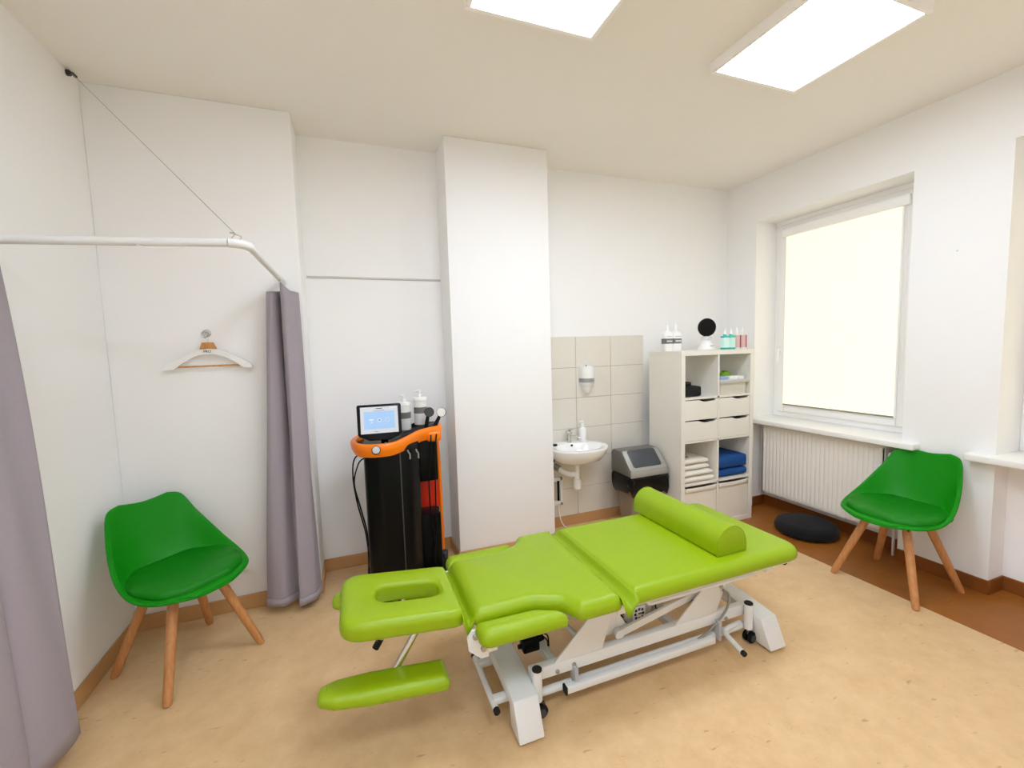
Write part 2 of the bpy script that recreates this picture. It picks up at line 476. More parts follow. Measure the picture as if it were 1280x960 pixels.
def curtain(name, top, bot, zt, zb, label, droop=None, k=8):
    """a folded cloth: plan curves at the top and the hem"""
    T = catmull([Vector((x, y, 0)) for x, y in top], k); B = catmull([Vector((x, y, 0)) for x, y in bot], k)
    n = len(T) - 1
    root = thing(name, label, 'curtain', (top[0][0], top[0][1], zb))
    m = M()
    def fn(u, v):
        i = min(n, round(u * n)); w = v
        p = T[i].lerp(B[i], w ** .85)
        zz = zt(u) if callable(zt) else zt
        zbb = zb
        wob = .006 * math.sin(v * 5 + u * 23)
        return Vector((p.x + wob, p.y + wob * .5, zz + (zbb - zz) * v))
    m.grid(fn, n, 30)
    cl = m.build('cloth', CURT, root, solid=.003, angle=75)
    hem = M()
    def fh(u, v):
        i = min(n, round(u * n)); p = T[i].lerp(B[i], (.975 + .025 * v) ** .85)
        q = B[min(n, i + 1)] - B[max(0, i - 1)]
        nn = Vector((q.y, -q.x, 0)).normalized() * .004
        zz = zt(u) if callable(zt) else zt
        wob = .006 * math.sin((.975 + .025 * v) * 5 + u * 23)
        return Vector((p.x + wob, p.y + wob * .5, zz + (zb - zz) * (.975 + .025 * v))) + nn
    hem.grid(fh, n, 2); hem.build('hem', CURT, cl, solid=.002, angle=75)
    return root
curtain('curtain',
        [(-3.855, -.40), (-3.83, -.425), (-3.80, -.40), (-3.785, -.335), (-3.775, -.41), (-3.765, -.47), (-3.735, -.455), (-3.705, -.42), (-3.70, -.36), (-3.73, -.32)],
        [(-3.965, -.400), (-3.925, -.440), (-3.865, -.445), (-3.80, -.385), (-3.79, -.43), (-3.778, -.482), (-3.735, -.465), (-3.695, -.43), (-3.685, -.37), (-3.69, -.32)],
        lambda u: 1.89 + .065 * math.exp(-((u - .46) / .13) ** 2), .05,
        'grey curtain gathered at the wall between the hanger and the recess')
curtain('curtain',
        [(-4.592, -1.10), (-4.598, -1.16), (-4.604, -1.25), (-4.625, -1.30), (-4.618, -1.24), (-4.61, -1.31), (-4.615, -1.40), (-4.63, -1.45)],
        [(-4.485, -1.155), (-4.495, -1.25), (-4.515, -1.345), (-4.585, -1.37), (-4.565, -1.31), (-4.525, -1.39), (-4.54, -1.50), (-4.60, -1.56)],
        lambda u: 1.94, .095, 'grey curtain hanging at the left edge of the photo, in front of the left wall')

# ------------------------------------------------------------------ hanger
hk = thing('wall_hook', 'clear round hook on the white wall holding the clothes hanger', 'hook', (-4.187, HY, 1.62))
b = M(); b.lathe([(0, 0), (.022, 0), (.022, .004), (.012, .008), (0.002, .009)], n=24, mtx=Matrix.Translation((-4.187, HY, 1.664)) @ Matrix.Rotation(PI / 2, 4, 'X')); b.build('suction_disc', CLEAR, hk)
b = M(); b.tube([(-4.187, HY - .008, 1.657), (-4.187, HY - .03, 1.644), (-4.187, HY - .04, 1.652), (-4.187, HY - .04, 1.667)], .004, 10, smooth=4); b.build('hook_peg', CLEAR, hk)
cy = HY - .026
hg = thing('clothes_hanger', 'white and brown wooden clothes hanger hung on the wall', 'hanger', (-4.187, cy, 1.47))
hx = -4.178
top = [(-.215, 1.468), (-.205, 1.487), (-.16, 1.514), (-.10, 1.548), (-.05, 1.570), (0, 1.576), (.05, 1.571), (.10, 1.55), (.16, 1.515), (.205, 1.486), (.215, 1.466)]
bot = [(.20, 1.462), (.165, 1.468), (.13, 1.497), (.08, 1.528), (.04, 1.543), (0, 1.547), (-.04, 1.543), (-.08, 1.527), (-.13, 1.495), (-.165, 1.466), (-.2, 1.462)]
hz = .001
b = M()
cs = [( (1 - abs(x) / .215) ) for x, z in top]
rg = []
for (x, z), (x2, z2) in zip(top, reversed(bot)):
    f = -.05 * (abs(x) / .215) ** 2 * 0 ; th = .009 + .013 * (abs(x) / .215) ** 2
    rg.append([Vector((hx + x, cy - th, z)), Vector((hx + x, cy + th * .7, z)), Vector((hx + x2, cy + th * .7, z2)), Vector((hx + x2, cy - th, z2))])
b.rings(rg); b.build('shoulder_bar', WPLA, hg)
b = M(); b.prism([(hx - .042, 1.574), (hx + .042, 1.574), (hx + .027, 1.612), (hx - .029, 1.612)], cy - .009, cy + .006, 'y', .003); b.build('wooden_neck', HWOOD, hg)
b = M(); b.cyl((hx - .15, cy, 1.478), (hx + .15, cy, 1.481), .005, n=12); b.build('trouser_bar', HWOOD, hg)
b = M(); b.tube([(hx - .002, cy, 1.610), (hx - .002, cy, 1.632), (hx - .022, cy - .004, 1.642), (hx - .028, cy - .006, 1.66), (hx - .012, cy - .008, 1.678), (hx + .010, cy - .008, 1.675), (hx + .016, cy - .008, 1.662)], .002, 8, smooth=5); b.build('wire_hook', CHROME, hg)
me = text_mesh('PRO', .02)
me.transform(Matrix.Translation((hx - .004, cy - .0105, 1.555)) @ Matrix.Rotation(PI / 2, 4, 'X'))
me.transform(Matrix.Translation(-OFF[hg.name])); me.materials.append(INKM)
o = bpy.data.objects.new('printed_mark', me); COL.objects.link(o); o.parent = hg

# wall socket by the chair
sk = thing('wall_socket', 'white wall socket low on the wall behind the left green chair', 'socket', (-4.1, HY, .28))
M().box((-4.14, HY - .012, .24), (-4.06, HY, .32), .004).build('faceplate', WPLA, sk)
M().lathe([(.02, 0), (.02, .003), (.017, .003), (.016, -.004), (0.001, -.004)], n=24, mtx=Matrix.Translation((-4.1, HY - .012, .28)) @ Matrix.Rotation(PI / 2, 4, 'X')).build('socket_well', GREYP, sk)

# ------------------------------------------------------------------ chairs  (front = +Y, local)
def make_chair():
    c = thing('shell_chair', 'green shell chair with splayed wooden legs in the left corner', 'chair', (0, 0, 0), 'green shell chairs', local=True)
    C = [Vector(p) for p in ((0, -.30, .782), (0, -.292, .755), (0, -.272, .68), (0, -.235, .56), (0, -.185, .475), (0, -.10, .437), (0, .02, .430), (0, .13, .437), (0, .215, .447), (0, .265, .438))]
    E = [Vector(p) for p in ((.105, -.292, .798), (.158, -.272, .778), (.192, -.218, .69), (.222, -.14, .605), (.243, -.06, .535), (.252, .02, .49), (.243, .10, .463), (.21, .175, .452), (.15, .225, .446), (.085, .25, .436))]
    Cs = catmull(C, 5); Es = catmull(E, 5); n = len(Cs) - 1
    def fn(u, v):
        i = min(n, round(v * n)); s = u * 2 - 1; a = abs(s)
        w = a ** (2.6 if v > .18 else 1.6 + v / .18)
        x = Es[i].x * s * (1.0 if True else 1)
        y = Cs[i].y + (Es[i].y - Cs[i].y) * w
        z = Cs[i].z + (Es[i].z - Cs[i].z) * w
        return Vector((x, y, z))
    m = M(); m.grid(fn, 24, n)
    sh = m.build('seat_shell', GREEN, c, angle=70)
    md = sh.modifiers.new('thickness', 'SOLIDIFY'); md.thickness = .012; md.offset = -1
    md2 = sh.modifiers.new('round', 'BEVEL'); md2.width = .004; md2.segments = 2; md2.limit_method = 'ANGLE'
    # rolled rim
    rim = [fn(0, j / n) for j in range(n + 1)] + [fn(i / 24, 1) for i in range(1, 24)] + [fn(1, 1 - j / n) for j in range(n + 1)] + [fn(1 - i / 24, 0) for i in range(1, 24)]
    rm = M(); rm.tube(rim + rim[:1], .0085, 8, caps=False); rm.build('rolled_rim', GREEN, sh)
    # cushion
    out = roundpoly([(-.215, -.10, .05), (-.15, -.185, .08), (.15, -.185, .08), (.215, -.10, .05), (.232, .05, .1), (.185, .17, .08), (.09, .225, .06), (-.09, .225, .06), (-.185, .17, .08), (-.232, .05, .1)], 5, .012)
    p = M()
    def hgt(x, y): return .434 + .06 * min(1, (abs(x) / .25) ** 2.6) * (1 if y < .1 else .6) + (.05 * max(0, (-y - .10) / .1) ** 1.5)
    rs = []
    for d, z in ((.004, 0.0), (0, .012), (.003, .028), (.012, .038), (.03, .043), (.07, .045), (.12, .046)):
        rs.append([Vector((q[0], q[1], hgt(q[0], q[1]) * .45 + .438 * .55 + z * 1.22)) for q in inset([(c_[0] * 1.04, c_[1] * 1.02) for c_ in out], d)])
    top = rs.pop(); rs.pop(); cc = Vector((0, .02, 0))
    base_ = inset(out, .03)
    for k_, dz in ((.8, .045), (.55, .0465), (.3, .047), (.05, .047)):
        pts = [(q[0] * k_, .02 + (q[1] - .02) * k_) for q in base_]
        rs.append([Vector((q[0], q[1], hgt(q[0], q[1]) * .45 + .438 * .55 + dz * 1.22)) for q in pts])
    p.rings(rs); p.build('seat_cushion', GREENC, c, angle=60)
    # under-seat bracket and legs
    u = M(); u.box((-.11, -.018, .405), (.11, .018, .418), .003).box((-.018, -.11, .405), (.018, .11, .418), .003).box((-.06, -.06, .414), (.06, .06, .43), .004)
    u.build('bracket', BLACK, c)
    for sx, sy in ((1, 1), (-1, 1), (-1, -1), (1, -1)):
        l = M(); a = Vector((sx * .095, sy * .095, .425)); e = Vector((sx * .222, sy * .222, .001))
        d = (e - a)
        P = [a + d * t for t in (0, .12, .5, .93, 1)]
        l.tube(P, [.018, .0225, .021, .019, .0155], 14); lo = l.build('leg', WOOD, c)
        s = M(); q = a + d * .06 + Vector((sx, sy, 0)).normalized() * .018
        s.cyl(q, q + Vector((sx, sy, .3)).normalized() * .006, .006, n=10); s.build('screw', BLACK, lo)
    return c
chair = make_chair()
chair.location = (-4.272, -.688, 0); chair.rotation_euler = (0, 0, R(-135))
ch2 = dup(chair, (-.325, -1.618, 0), R(90), 'green shell chair with splayed wooden legs beneath the window sill by the radiator')

# ------------------------------------------------------------------ treatment table
CY = -1.475
tb = thing('treatment_table', 'lime green padded treatment table on a white wheeled frame', 'treatment table', (-2.3, CY, 0))
# leg section
out = roundpoly([(-2.415, -1.82, .035), (-1.425, -1.82, .09), (-1.425, -1.13, .09), (-2.415, -1.13, .035)], 8, .012)
M().pad(out, .542, .468, .042, .004).build('leg_cushion', LIME, tb)
# seat section with arm cut-outs
def mid_out():
    n = [(-3.045, -1.70, .03), (-2.80, -1.70, .10), (-2.70, -1.745, .07), (-2.655, -1.825, .035), (-2.462, -1.825, .03)]
    f = [(x, 2 * CY - y, r) for x, y, r in reversed(n)]
    return roundpoly(n + f, 6, .012)
M().pad(mid_out(), .542, .466, .042, .004).build('seat_cushion', LIME, tb)
for sgn in (1, -1):
    o = [(-3.05, -1.808, .05), (-2.69, -1.808, .04), (-2.72, -1.755, .06), (-2.81, -1.712, .10), (-3.05, -1.705, .02)]
    if sgn < 0: o = [(x, 2 * CY - y, r) for x, y, r in reversed(o)]
    M().pad(roundpoly(o, 6, .012), .518, .448, .040, .003).build('side_wing_cushion', LIME, tb)
    M().box((-3.0, CY - sgn * .27, .430), (-2.75, CY - sgn * .16, .456), .006).build('wing_plate', WMET, tb)
# vinyl flaps covering the hinges
for x0, x1, zt in ((-2.475, -2.40, .535), (-3.085, -3.035, .528)):
    m = M()
    ya, yb = (-1.845, -1.105) if x0 > -2.6 else (-1.69, -1.255)
    def fl(u, v, x0=x0, x1=x1, zt=zt, ya=ya, yb=yb):
        y = ya + (yb - ya) * v
        e = min(v, 1 - v)
        dr = .028 * max(0, 1 - e / .05) ** 2
        return Vector((x0 + (x1 - x0) * u, y, zt - .035 * math.sin(PI * u) - dr * (1 + .7 * math.sin(PI * u * 2)) - .008))
    m.grid(fl, 10, 40); m.build('hinge_flap', LIMED, tb, solid=.004, angle=70)
# head section with face hole, tilted up
HT = Matrix.Translation((-3.07, CY, .50)) @ Matrix.Rotation(R(6), 4, 'Y')
m = M()
N = 64
oc = Vector((-.195, .0)); ho = roundpoly([(-.455, -.195, .09), (-.005, -.195, .03), (-.005, .195, .03), (-.455, .195, .09)], 16, .012)
def ray_out(poly, c, a):
    d = Vector((math.cos(a), math.sin(a))); best = None
    for i in range(len(poly)):
        p = Vector(poly[i - 1]); q = Vector(poly[i]); e = q - p
        den = d.x * e.y - d.y * e.x
        if abs(den) < 1e-9: continue
        w = p - c
        t = (w.x * e.y - w.y * e.x) / den; s_ = (w.x * d.y - w.y * d.x) / den
        if t > 0 and -.02 <= s_ <= 1.02 and (best is None or t < best): best = t
    return c + d * best
hole = roundpoly([(-.325, -.062, .06), (-.07, -.062, .06), (-.07, .062, .06), (-.325, .062, .06)], 16)
angs = [2 * PI * i / N for i in range(N)]
# add exact outer corners by resampling
def ringpts(poly, d): 
    pl = inset(poly, d)
    return [ray_out(pl, oc, a) for a in angs]
rr = .03
prof = []
for a in [PI / 2 * i / 3 for i in range(4)]: prof.append(('o', .014 * (1 - math.sin(a)), -.034 + .014 * (1 - math.cos(a))))
for a in [PI / 2 * i / 5 for i in range(6)]: prof.append(('o', rr * (1 - math.cos(a)), .036 - rr * (1 - math.sin(a))))
prof.append(('o', .055, .039))
for a in [PI / 2 * i / 4 for i in range(5)]: prof.append(('h', -.02 * (1 - math.sin(a)), .038 - .02 * (1 - math.cos(a))))
prof.append(('h', 0, -.034))
rs = []
for k, d, z in prof:
    pts = ringpts(ho if k == 'o' else hole, d)
    rs.append([Vector((p.x, p.y, z)) for p in pts])
rs.append(rs[0])
m.rings(rs, False, False)
head = m.build('head_cushion', LIME, tb, mtx=HT, angle=50)
# forearm pads on chrome rods
def arm_pad(y, zt, dx=0, name='armrest_cushion'):
    m = M()
    o = [(-.515, y - .03, .03), (-.46, y - .056, .05), (-.34, y - .068, .1), (-.05, y - .068, .025), (-.05, y + .068, .025), (-.34, y + .068, .1), (-.46, y + .056, .05), (-.515, y + .03, .03)]
    o = [(x + dx, y_, r) for x, y_, r in o]
    m.pad(roundpoly(o, 6, .012), zt, zt - .054, .03, .003)
    return m.build(name, LIME, tb, mtx=HT)
arm_pad(-.152, -.205)
arm_pad(.168, -.036, .03)
def rod(name, pts, m_, r=.009):
    b = M(); b.tube(pts, r, 12); return b.build(name, m_, tb, mtx=HT)
rod('armrest_rod', [(-.135, -.075, -.03), (-.25, -.092, -.24)], CHROME, .013)
rod('armrest_rod', [(-.19, .10, -.03), (-.295, .08, -.215)], CHROME, .013)
rod('rod_cap', [(-.288, .081, -.205), (-.307, .078, -.242)], RUBBER, .0145)
b = M(); b.box((-.40, -.035, -.05), (-.03, .035, -.034), .004).box((-.30, -.13, -.048), (-.25, .13, -.036), .003); b.build('head_support_plate', CHROME, tb, mtx=HT)
# upper frame
f = M()
for y in (CY - .15, CY + .15): f.box((-3.03, y - .02, .415), (-1.55, y + .02, .468), .004)
for x in (-3.0, -2.44, -1.6): f.box((x - .02, CY - .3, .42), (x + .02, CY + .3, .462), .004)
f.box((-2.40, CY - .32, .455), (-1.46, CY + .32, .47), .003)
f.build('upper_frame', WMET, tb)
for s in (1, -1):
    b = M(); y = CY - s * .235
    b.prism([(-3.075, .40), (-3.03, .36), (-3.0, .36), (-2.99, .475), (-3.06, .475), (-3.08, .45)], y - .006, y + .006, 'y'); br = b.build('hinge_bracket', WMET, tb)
    for (x, z) in ((-3.05, .455), (-3.02, .40)):
        b = M(); b.cyl((x, y - .018, z), (x, y + .018, z), .011, n=14, bev=.002); b.build('hinge_bolt', STEEL, br)
# bent white handle rail under the near edge
b = M(); yh = CY - .275
b.tube([(-2.30, yh + .02, .465), (-2.30, yh - .005, .435), (-2.295, yh - .012, .425), (-2.28, yh - .012, .422), (-1.72, yh - .012, .425), (-1.66, yh - .005, .43), (-1.63, yh + .01, .465)], .008, 10)
b.build('side_handle', WMET, tb)
b = M(); b.tube([(-1.62, -1.66, .455), (-1.52, -1.685, .437), (-1.43, -1.698, .402)], .005, 10); lv = b.build('release_lever', STEEL, tb)
b = M(); b.tube([(-1.445, -1.696, .408), (-1.43, -1.698, .402), (-1.405, -1.70, .392), (-1.39, -1.70, .386)], [.006, .012, .013, .006], 14); b.build('lever_knob', BLACK, lv)
# cross feet
def cross_foot(x0, x1):
    yo = .305; yb = .245
    P = [(CY - yo, 0.012), (CY - yo + .012, .012), (CY - yb + .075, .012), (CY - yb + .03, .105), (CY - .05, .115), (CY + .05, .115), (CY + yb - .03, .105), (CY + yb - .075, .012), (CY + yo - .012, .012), (CY + yo, .012), (CY + yb, .142), (CY + .05, .165), (CY - .05, .165), (CY - yb, .142)]
    P = [(CY - yo, .012), (CY - yo + .1, .012), (CY - yb + .055, .100), (CY - .05, .112), (CY + .05, .112), (CY + yb - .055, .100), (CY + yo - .1, .012), (CY + yo, .012), (CY + yb, .142), (CY + .05, .166), (CY - .05, .166), (CY - yb, .142)]
    b = M(); b.prism(P, x0, x1, 'x', .004); ft = b.build('cross_foot', WMET, tb)
    for s in (1, -1):
        g = M(); g.cyl(((x0 + x1) / 2 - .012, CY + s * (yo - .05), 0), ((x0 + x1) / 2 - .012, CY + s * (yo - .05), .016), .028, .03, 18); g.build('levelling_pad', RUBBER, ft)
cross_foot(-2.908, -2.802); cross_foot(-1.587, -1.482)
def caster(x, y, par):
    w = M()
    for s in (-1, 1): w.lathe([(.0, -.009), (.024, -.009), (.029, -.005), (.029, .005), (.024, .009), (0.0, .009)], n=24, mtx=Matrix.Translation((x + .01, y + s * .013, .0295)) @ Matrix.Rotation(PI / 2, 4, 'X'))
    wo = w.build('caster_wheel', BLACK, par)
    h = M(); h.lathe([(0, -.003), (.017, -.003), (.017, .003), (0, .003)], n=20, mtx=Matrix.Translation((x + .01, y - .0235, .0295)) @ Matrix.Rotation(PI / 2, 4, 'X')); h.box((x - .004, y - .004, .02), (x + .03, y + .004, .06), .003); h.build('wheel_hub', DGREY, wo)
    g = M(); g.cyl((x, y, .045), (x, y, .10), .006, n=10); g.build('caster_stem', STEEL, wo)
for x in (-2.783, -1.612):
    for s in (1, -1):
        y = CY - s * .195
        p = M(); p.cyl((x, y, .075), (x, y, .205), .0205, n=24); po = p.build('frame_post', WMET, tb)
        c = M(); c.cyl((x, y, .203), (x, y, .212), .0208, n=24, bev=.002); c.build('post_cap', RUBBER, po)
        caster(x, y, po)
# base beams with welded plates
for s in (1, -1):
    y = CY - s * .155
    b = M(); b.box((-2.80, y - .018, .135), (-1.6, y + .018, .188), .003); bo = b.build('base_beam', WMET, tb)
    q = M(); q.prism([(-2.69, .187), (-2.455, .187), (-2.385, .385), (-2.475, .385)], y - s * .010 - .004, y - s * .010 + .004, 'y', .001); q.build('beam_plate', WMET, bo)
    q = M(); q.prism([(-2.05, .187), (-1.80, .187), (-1.725, .345), (-1.865, .345)], y - s * .010 - .004, y - s * .010 + .004, 'y', .001); q.build('beam_plate', WMET, bo)
    for (x, z) in ((-2.42, .36), (-1.77, .32), (-2.60, .16), (-2.68, .152), (-1.74, .148)):
        q = M(); q.cyl((x, y - s * .010, z), (x, y - s * .026, z), .009, n=12, bev=.002); q.build('beam_bolt', STEEL, bo)
    a = M(); yy = y + s * .022
    def bar(p, q_, h, t): 
        p = Vector(p); q_ = Vector(q_); d = (q_ - p).normalized(); nn = Vector((-d.y, d.x)) * h
        a.prism([tuple(p - nn), tuple(q_ - nn), tuple(q_ + nn), tuple(p + nn)], yy - t, yy + t, 'y', .002)
    bar((-2.345, .205), (-1.77, .315), .017, .008)
    a.cyl((-2.345, yy - .012, .205), (-2.345, yy + .012, .205), .022, n=18)
    a.build('lift_arm', WMET, tb)
    a = M(); bar((-2.96, .425), (-2.40, .352), .03, .006); a.build('lift_arm', GMET, tb)
    a = M(); a.prism([(-2.47, .2), (-2.37, .2), (-2.29, .225), (-2.40, .40), (-2.47, .40)], yy + s * .02 - .004, yy + s * .02 + .004, 'y', .001); a.build('pivot_plate', WMET, tb)
# cross tubes, actuator, control box, motor cylinder
for p_, q_ in (((-2.345, CY - .14, .205), (-2.345, CY + .14, .205)), ((-1.77, CY - .14, .32), (-1.77, CY + .14, .32)), ((-2.55, CY - .15, .24), (-2.63, CY + .12, .30))):
    b = M(); b.cyl(p_, q_, .0115, n=14); b.build('cross_tube', WMET, tb)
for x in (-2.70, -2.05):
    b = M(); b.box((x, CY - .15, .14), (x + .037, CY + .15, .18), .003); b.build('cross_bar', WMET, tb)
b = M(); b.box((-2.285, -1.565, .195), (-2.125, -1.46, .43), .006); cb = b.build('control_box', CTRL, tb)
b = M(); b.box((-2.235, -1.568, .205), (-2.165, -1.564, .275), .001, 1); pl = b.build('box_sticker', WPLA, cb)
b = M()
for dx, dz in ((-.018, -.018), (.018, -.018), (-.018, .018), (.018, .018), (.0, -.022), (0, .022), (-.022, 0), (.022, 0)): b.box((-2.2 + dx - .006, -1.5695, .24 + dz - .006), (-2.2 + dx + .006, -1.5675, .24 + dz + .006))
b.box((-2.206, -1.5695, .238), (-2.186, -1.5675, .244)); b.build('sticker_print', INKM, pl, smooth=False)
M().cyl((-2.055, -1.51, .185), (-2.055, -1.51, .42), .037, n=24, bev=.004).build('motor_housing', CTRL, tb)
b = M(); b.box((-2.785, -1.53, .172), (-2.705, -1.475, .235), .008).cyl((-2.707, -1.50, .212), (-2.68, -1.50, .218), .019, n=16).cyl((-2.80, -1.50, .195), (-2.78, -1.50, .195), .010, n=12); b.build('actuator', BLACK, tb)
def cable(pts, r=.0035, m_=BLACK, par=tb, nm='cable'):
    b = M(); b.tube(pts, r, 8, smooth=6); return b.build(nm, m_, par)
cable([(-2.685, -1.50, .22), (-2.665, -1.52, .20), (-2.67, -1.53, .15), (-2.685, -1.54, .11)])
cable([(-2.685, -1.49, .225), (-2.655, -1.50, .21), (-2.66, -1.52, .16), (-2.68, -1.53, .12)])
cable([(-2.33, -1.53, .42), (-2.30, -1.56, .34), (-2.31, -1.57, .26), (-2.26, -1.56, .205), (-2.2, -1.55, .19)])
cable([(-2.31, -1.52, .42), (-2.325, -1.55, .33), (-2.295, -1.56, .25), (-2.24, -1.54, .195)])
cable([(-2.12, -1.52, .25), (-2.10, -1.56, .30), (-2.09, -1.55, .24), (-2.06, -1.53, .2)])
cable([(-1.76, -1.645, .30), (-1.73, -1.655, .27), (-1.75, -1.66, .2), (-1.84, -1.66, .13), (-1.92, -1.655, .09)], .006, GREYP, nm='hose')
# foot control: lower tube, flat bar, lever
b = M(); b.cyl((-2.79, CY - .16, .07), (-1.6, CY - .16, .07), .017, n=16); lt = b.build('foot_control_tube', WMET, tb)
b = M(); b.box((-2.655, CY - .215, .068), (-1.845, CY - .185, .098), .004); fb = b.build('foot_control_bar', WMET, tb)
M().box((-2.662, CY - .217, .066), (-2.653, CY - .183, .100), .002).build('bar_cap', RUBBER, fb)
for x in (-2.6, -1.8):
    b = M(); b.box((x - .008, CY - .2, .06), (x + .008, CY - .15, .16), .002); b.build('bar_bracket', GMET, fb)
b = M(); b.tube([(-1.63, -1.635, .088), (-1.72, -1.645, .088), (-1.755, -1.655, .088), (-1.768, -1.675, .087), (-1.775, -1.71, .086), (-1.795, -1.80, .083)], .0125, 12); fl_ = b.build('foot_lever', WMET, tb)
M().cyl((-1.794, -1.797, .083), (-1.797, -1.812, .0825), .013, n=14).build('lever_cap', RUBBER, fl_)
# foot bar on the head side
b = M(); b.cyl((-2.962, -1.34, .085), (-2.962, -1.665, .085), .0125, n=14); eb = b.build('end_foot_bar', WMET, tb)
for ya in (-1.67, -1.337): M().cyl((-2.962, ya - .008, .085), (-2.962, ya + .008, .085), .0135, n=14).build('bar_cap', RUBBER, eb)
for y in (-1.40, -1.62):
    b = M(); b.box((-2.962, y - .016, .078), (-2.895, y + .016, .105), .004); b.build('bar_bracket', WMET, eb)

# bolster on the table
bs = thing('half_round_bolster', 'lime green half-round bolster pillow lying across the table', 'bolster', (-1.805, -1.43, .542))
def dprof(d):
    w = .088 - d; h = .128 - d
    pts = [(-w, .0 + d), (-w, .03)]
    for i in range(1, 14):
        a = PI - PI * i / 14
        pts.append((w * math.cos(a), .03 + (h - .03) * math.sin(a)))
    pts += [(w, .03), (w, 0 + d)]
    return pts
m = M()
def dr(y, d): return [Vector((-1.806 + p[0], y, .5432 + p[1])) for p in dprof(d)]
m.rings([dr(-1.742, .004), dr(-1.74, 0), dr(-1.115, 0), dr(-1.113, .004)])
bo = m.build('bolster_body', LIME, bs, angle=50)
for y in (-1.7405, -1.1145):
    s = M(); pts = dr(y, -.0005); s.tube(pts + pts[:1], .0022, 6, caps=False); s.build('piping', LIMED, bo)

# ------------------------------------------------------------------ therapy machine
mc = thing('therapy_machine', 'black and orange therapy device trolley with a touch screen in the recess', 'therapy machine', (-3.2, -.4, 0))
o = roundpoly([(-3.385, -.50, .07), (-3.30, -.575, .06), (-3.12, -.575, .06), (-3.055, -.50, .06), (-3.055, -.26, .03), (-3.385, -.26, .03)], 6)
b = M(); b.pad(o, .97, .06, .012, 0, .01); b.build('front_column', BLACK, mc, angle=30)
b = M(); b.box((-3.185, -.5795, .08), (-3.178, -.572, .92), .002, 1); b.build('column_seam', DGREY, mc)
b = M(); b.box((-3.40, -.56, .03), (-2.87, -.18, .065), .02, 3); bp = b.build('base_plate', BLACK, mc)
b = M(); b.box((-3.06, -.28, .06), (-2.905, -.235, .97), .01).box((-3.065, -.44, .68), (-2.93, -.24, .95), .012, 2).box((-3.065, -.44, .06), (-2.925, -.24, .46), .012, 2)
b.build('side_storage', BLACK, mc, angle=30)
b = M(); b.box((-3.06, -.292, .45), (-2.905, -.279, .69)); b.build('storage_panel', ORANGED, mc)
b = M(); b.tube([(-2.905, -.27, 1.0), (-2.897, -.26, .90), (-2.89, -.255, .70), (-2.887, -.25, .40), (-2.887, -.25, .12)], .013, 10, smooth=4); b.build('orange_spine', ORANGE, mc)
# top tray: black top, orange swoosh band
top_out = [(-3.43, -.32), (-3.445, -.45), (-3.41, -.56), (-3.33, -.615), (-3.22, -.61), (-3.12, -.55), (-3.04, -.47), (-2.96, -.41), (-2.90, -.37), (-2.885, -.30), (-2.90, -.20), (-3.2, -.18), (-3.40, -.22)]
b = M()
tp = catmull([Vector((x, y, 0)) for x, y in top_out], 4)
rs = []
def tz(x):
    t_ = max(0, min(1, (x + 3.25) / .23)); return .965 + .07 * t_ * t_ * (3 - 2 * t_)
for d, dz in ((.01, -.03), (0, -.02), (0, 0), (.006, .004)):
    rs.append([Vector((p[0], p[1], tz(p[0]) - .004 + dz)) for p in inset([(q.x, q.y) for q in tp], d + .012)])
b.rings(rs); b.build('top_tray', BLACK, mc)
band = [(-3.40, -.24), (-3.44, -.34), (-3.445, -.46), (-3.41, -.565), (-3.33, -.62), (-3.22, -.615), (-3.12, -.555), (-3.04, -.475), (-2.96, -.415), (-2.90, -.375), (-2.882, -.30), (-2.89, -.21)]
BP = catmull([Vector((x, y, 0)) for x, y in band], 5)
b = M(); rs = []
nb = len(BP) - 1
for i, p in enumerate(BP):
    d = (BP[min(i + 1, nb)] - BP[max(i - 1, 0)]).normalized(); nn = Vector((d.y, -d.x, 0))
    if nn.dot(p - Vector((-3.15, -.3, 0))) < 0: nn = -nn
    u = i / nb
    zt_ = .995 + (tz(p.x) - .965) * .5
    hgt_ = .05 + .028 * min(1, u / .2)
    zb_ = zt_ - hgt_
    th = .022
    rs.append([p + nn * .004 + Vector((0, 0, zt_)), p + nn * .012 + Vector((0, 0, zt_ - .012)), p + nn * .008 + Vector((0, 0, zt_ - hgt_ * .6)), p - nn * .006 + Vector((0, 0, zb_)), p - nn * th + Vector((0, 0, zb_ + .01)), p - nn * th + Vector((0, 0, zt_ - .006)), p - nn * .008 + Vector((0, 0, zt_ + .002))])
b.rings(rs); b.build('orange_handle', ORANGE, mc, angle=50)
b = M(); b.box((-2.995, -.455, .94), (-2.90, -.33, 1.008), .018, 3); b.build('probe_holder', ORANGE, mc)
# dial
dm = Matrix.Translation((-3.32, -.628, .962)) @ Matrix.Rotation(R(72), 4, 'X')
b = M(); b.lathe([(0, 0), (.025, 0), (.025, .014), (.023, .016), (0.001, .016)], n=28, mtx=dm); dl = b.build('dial', BLACK, mc)
b = M(); b.lathe([(0, .0155), (.021, .0155), (.021, .018), (.001, .0185)], n=28, mtx=dm); b.build('dial_face', STEEL, dl)
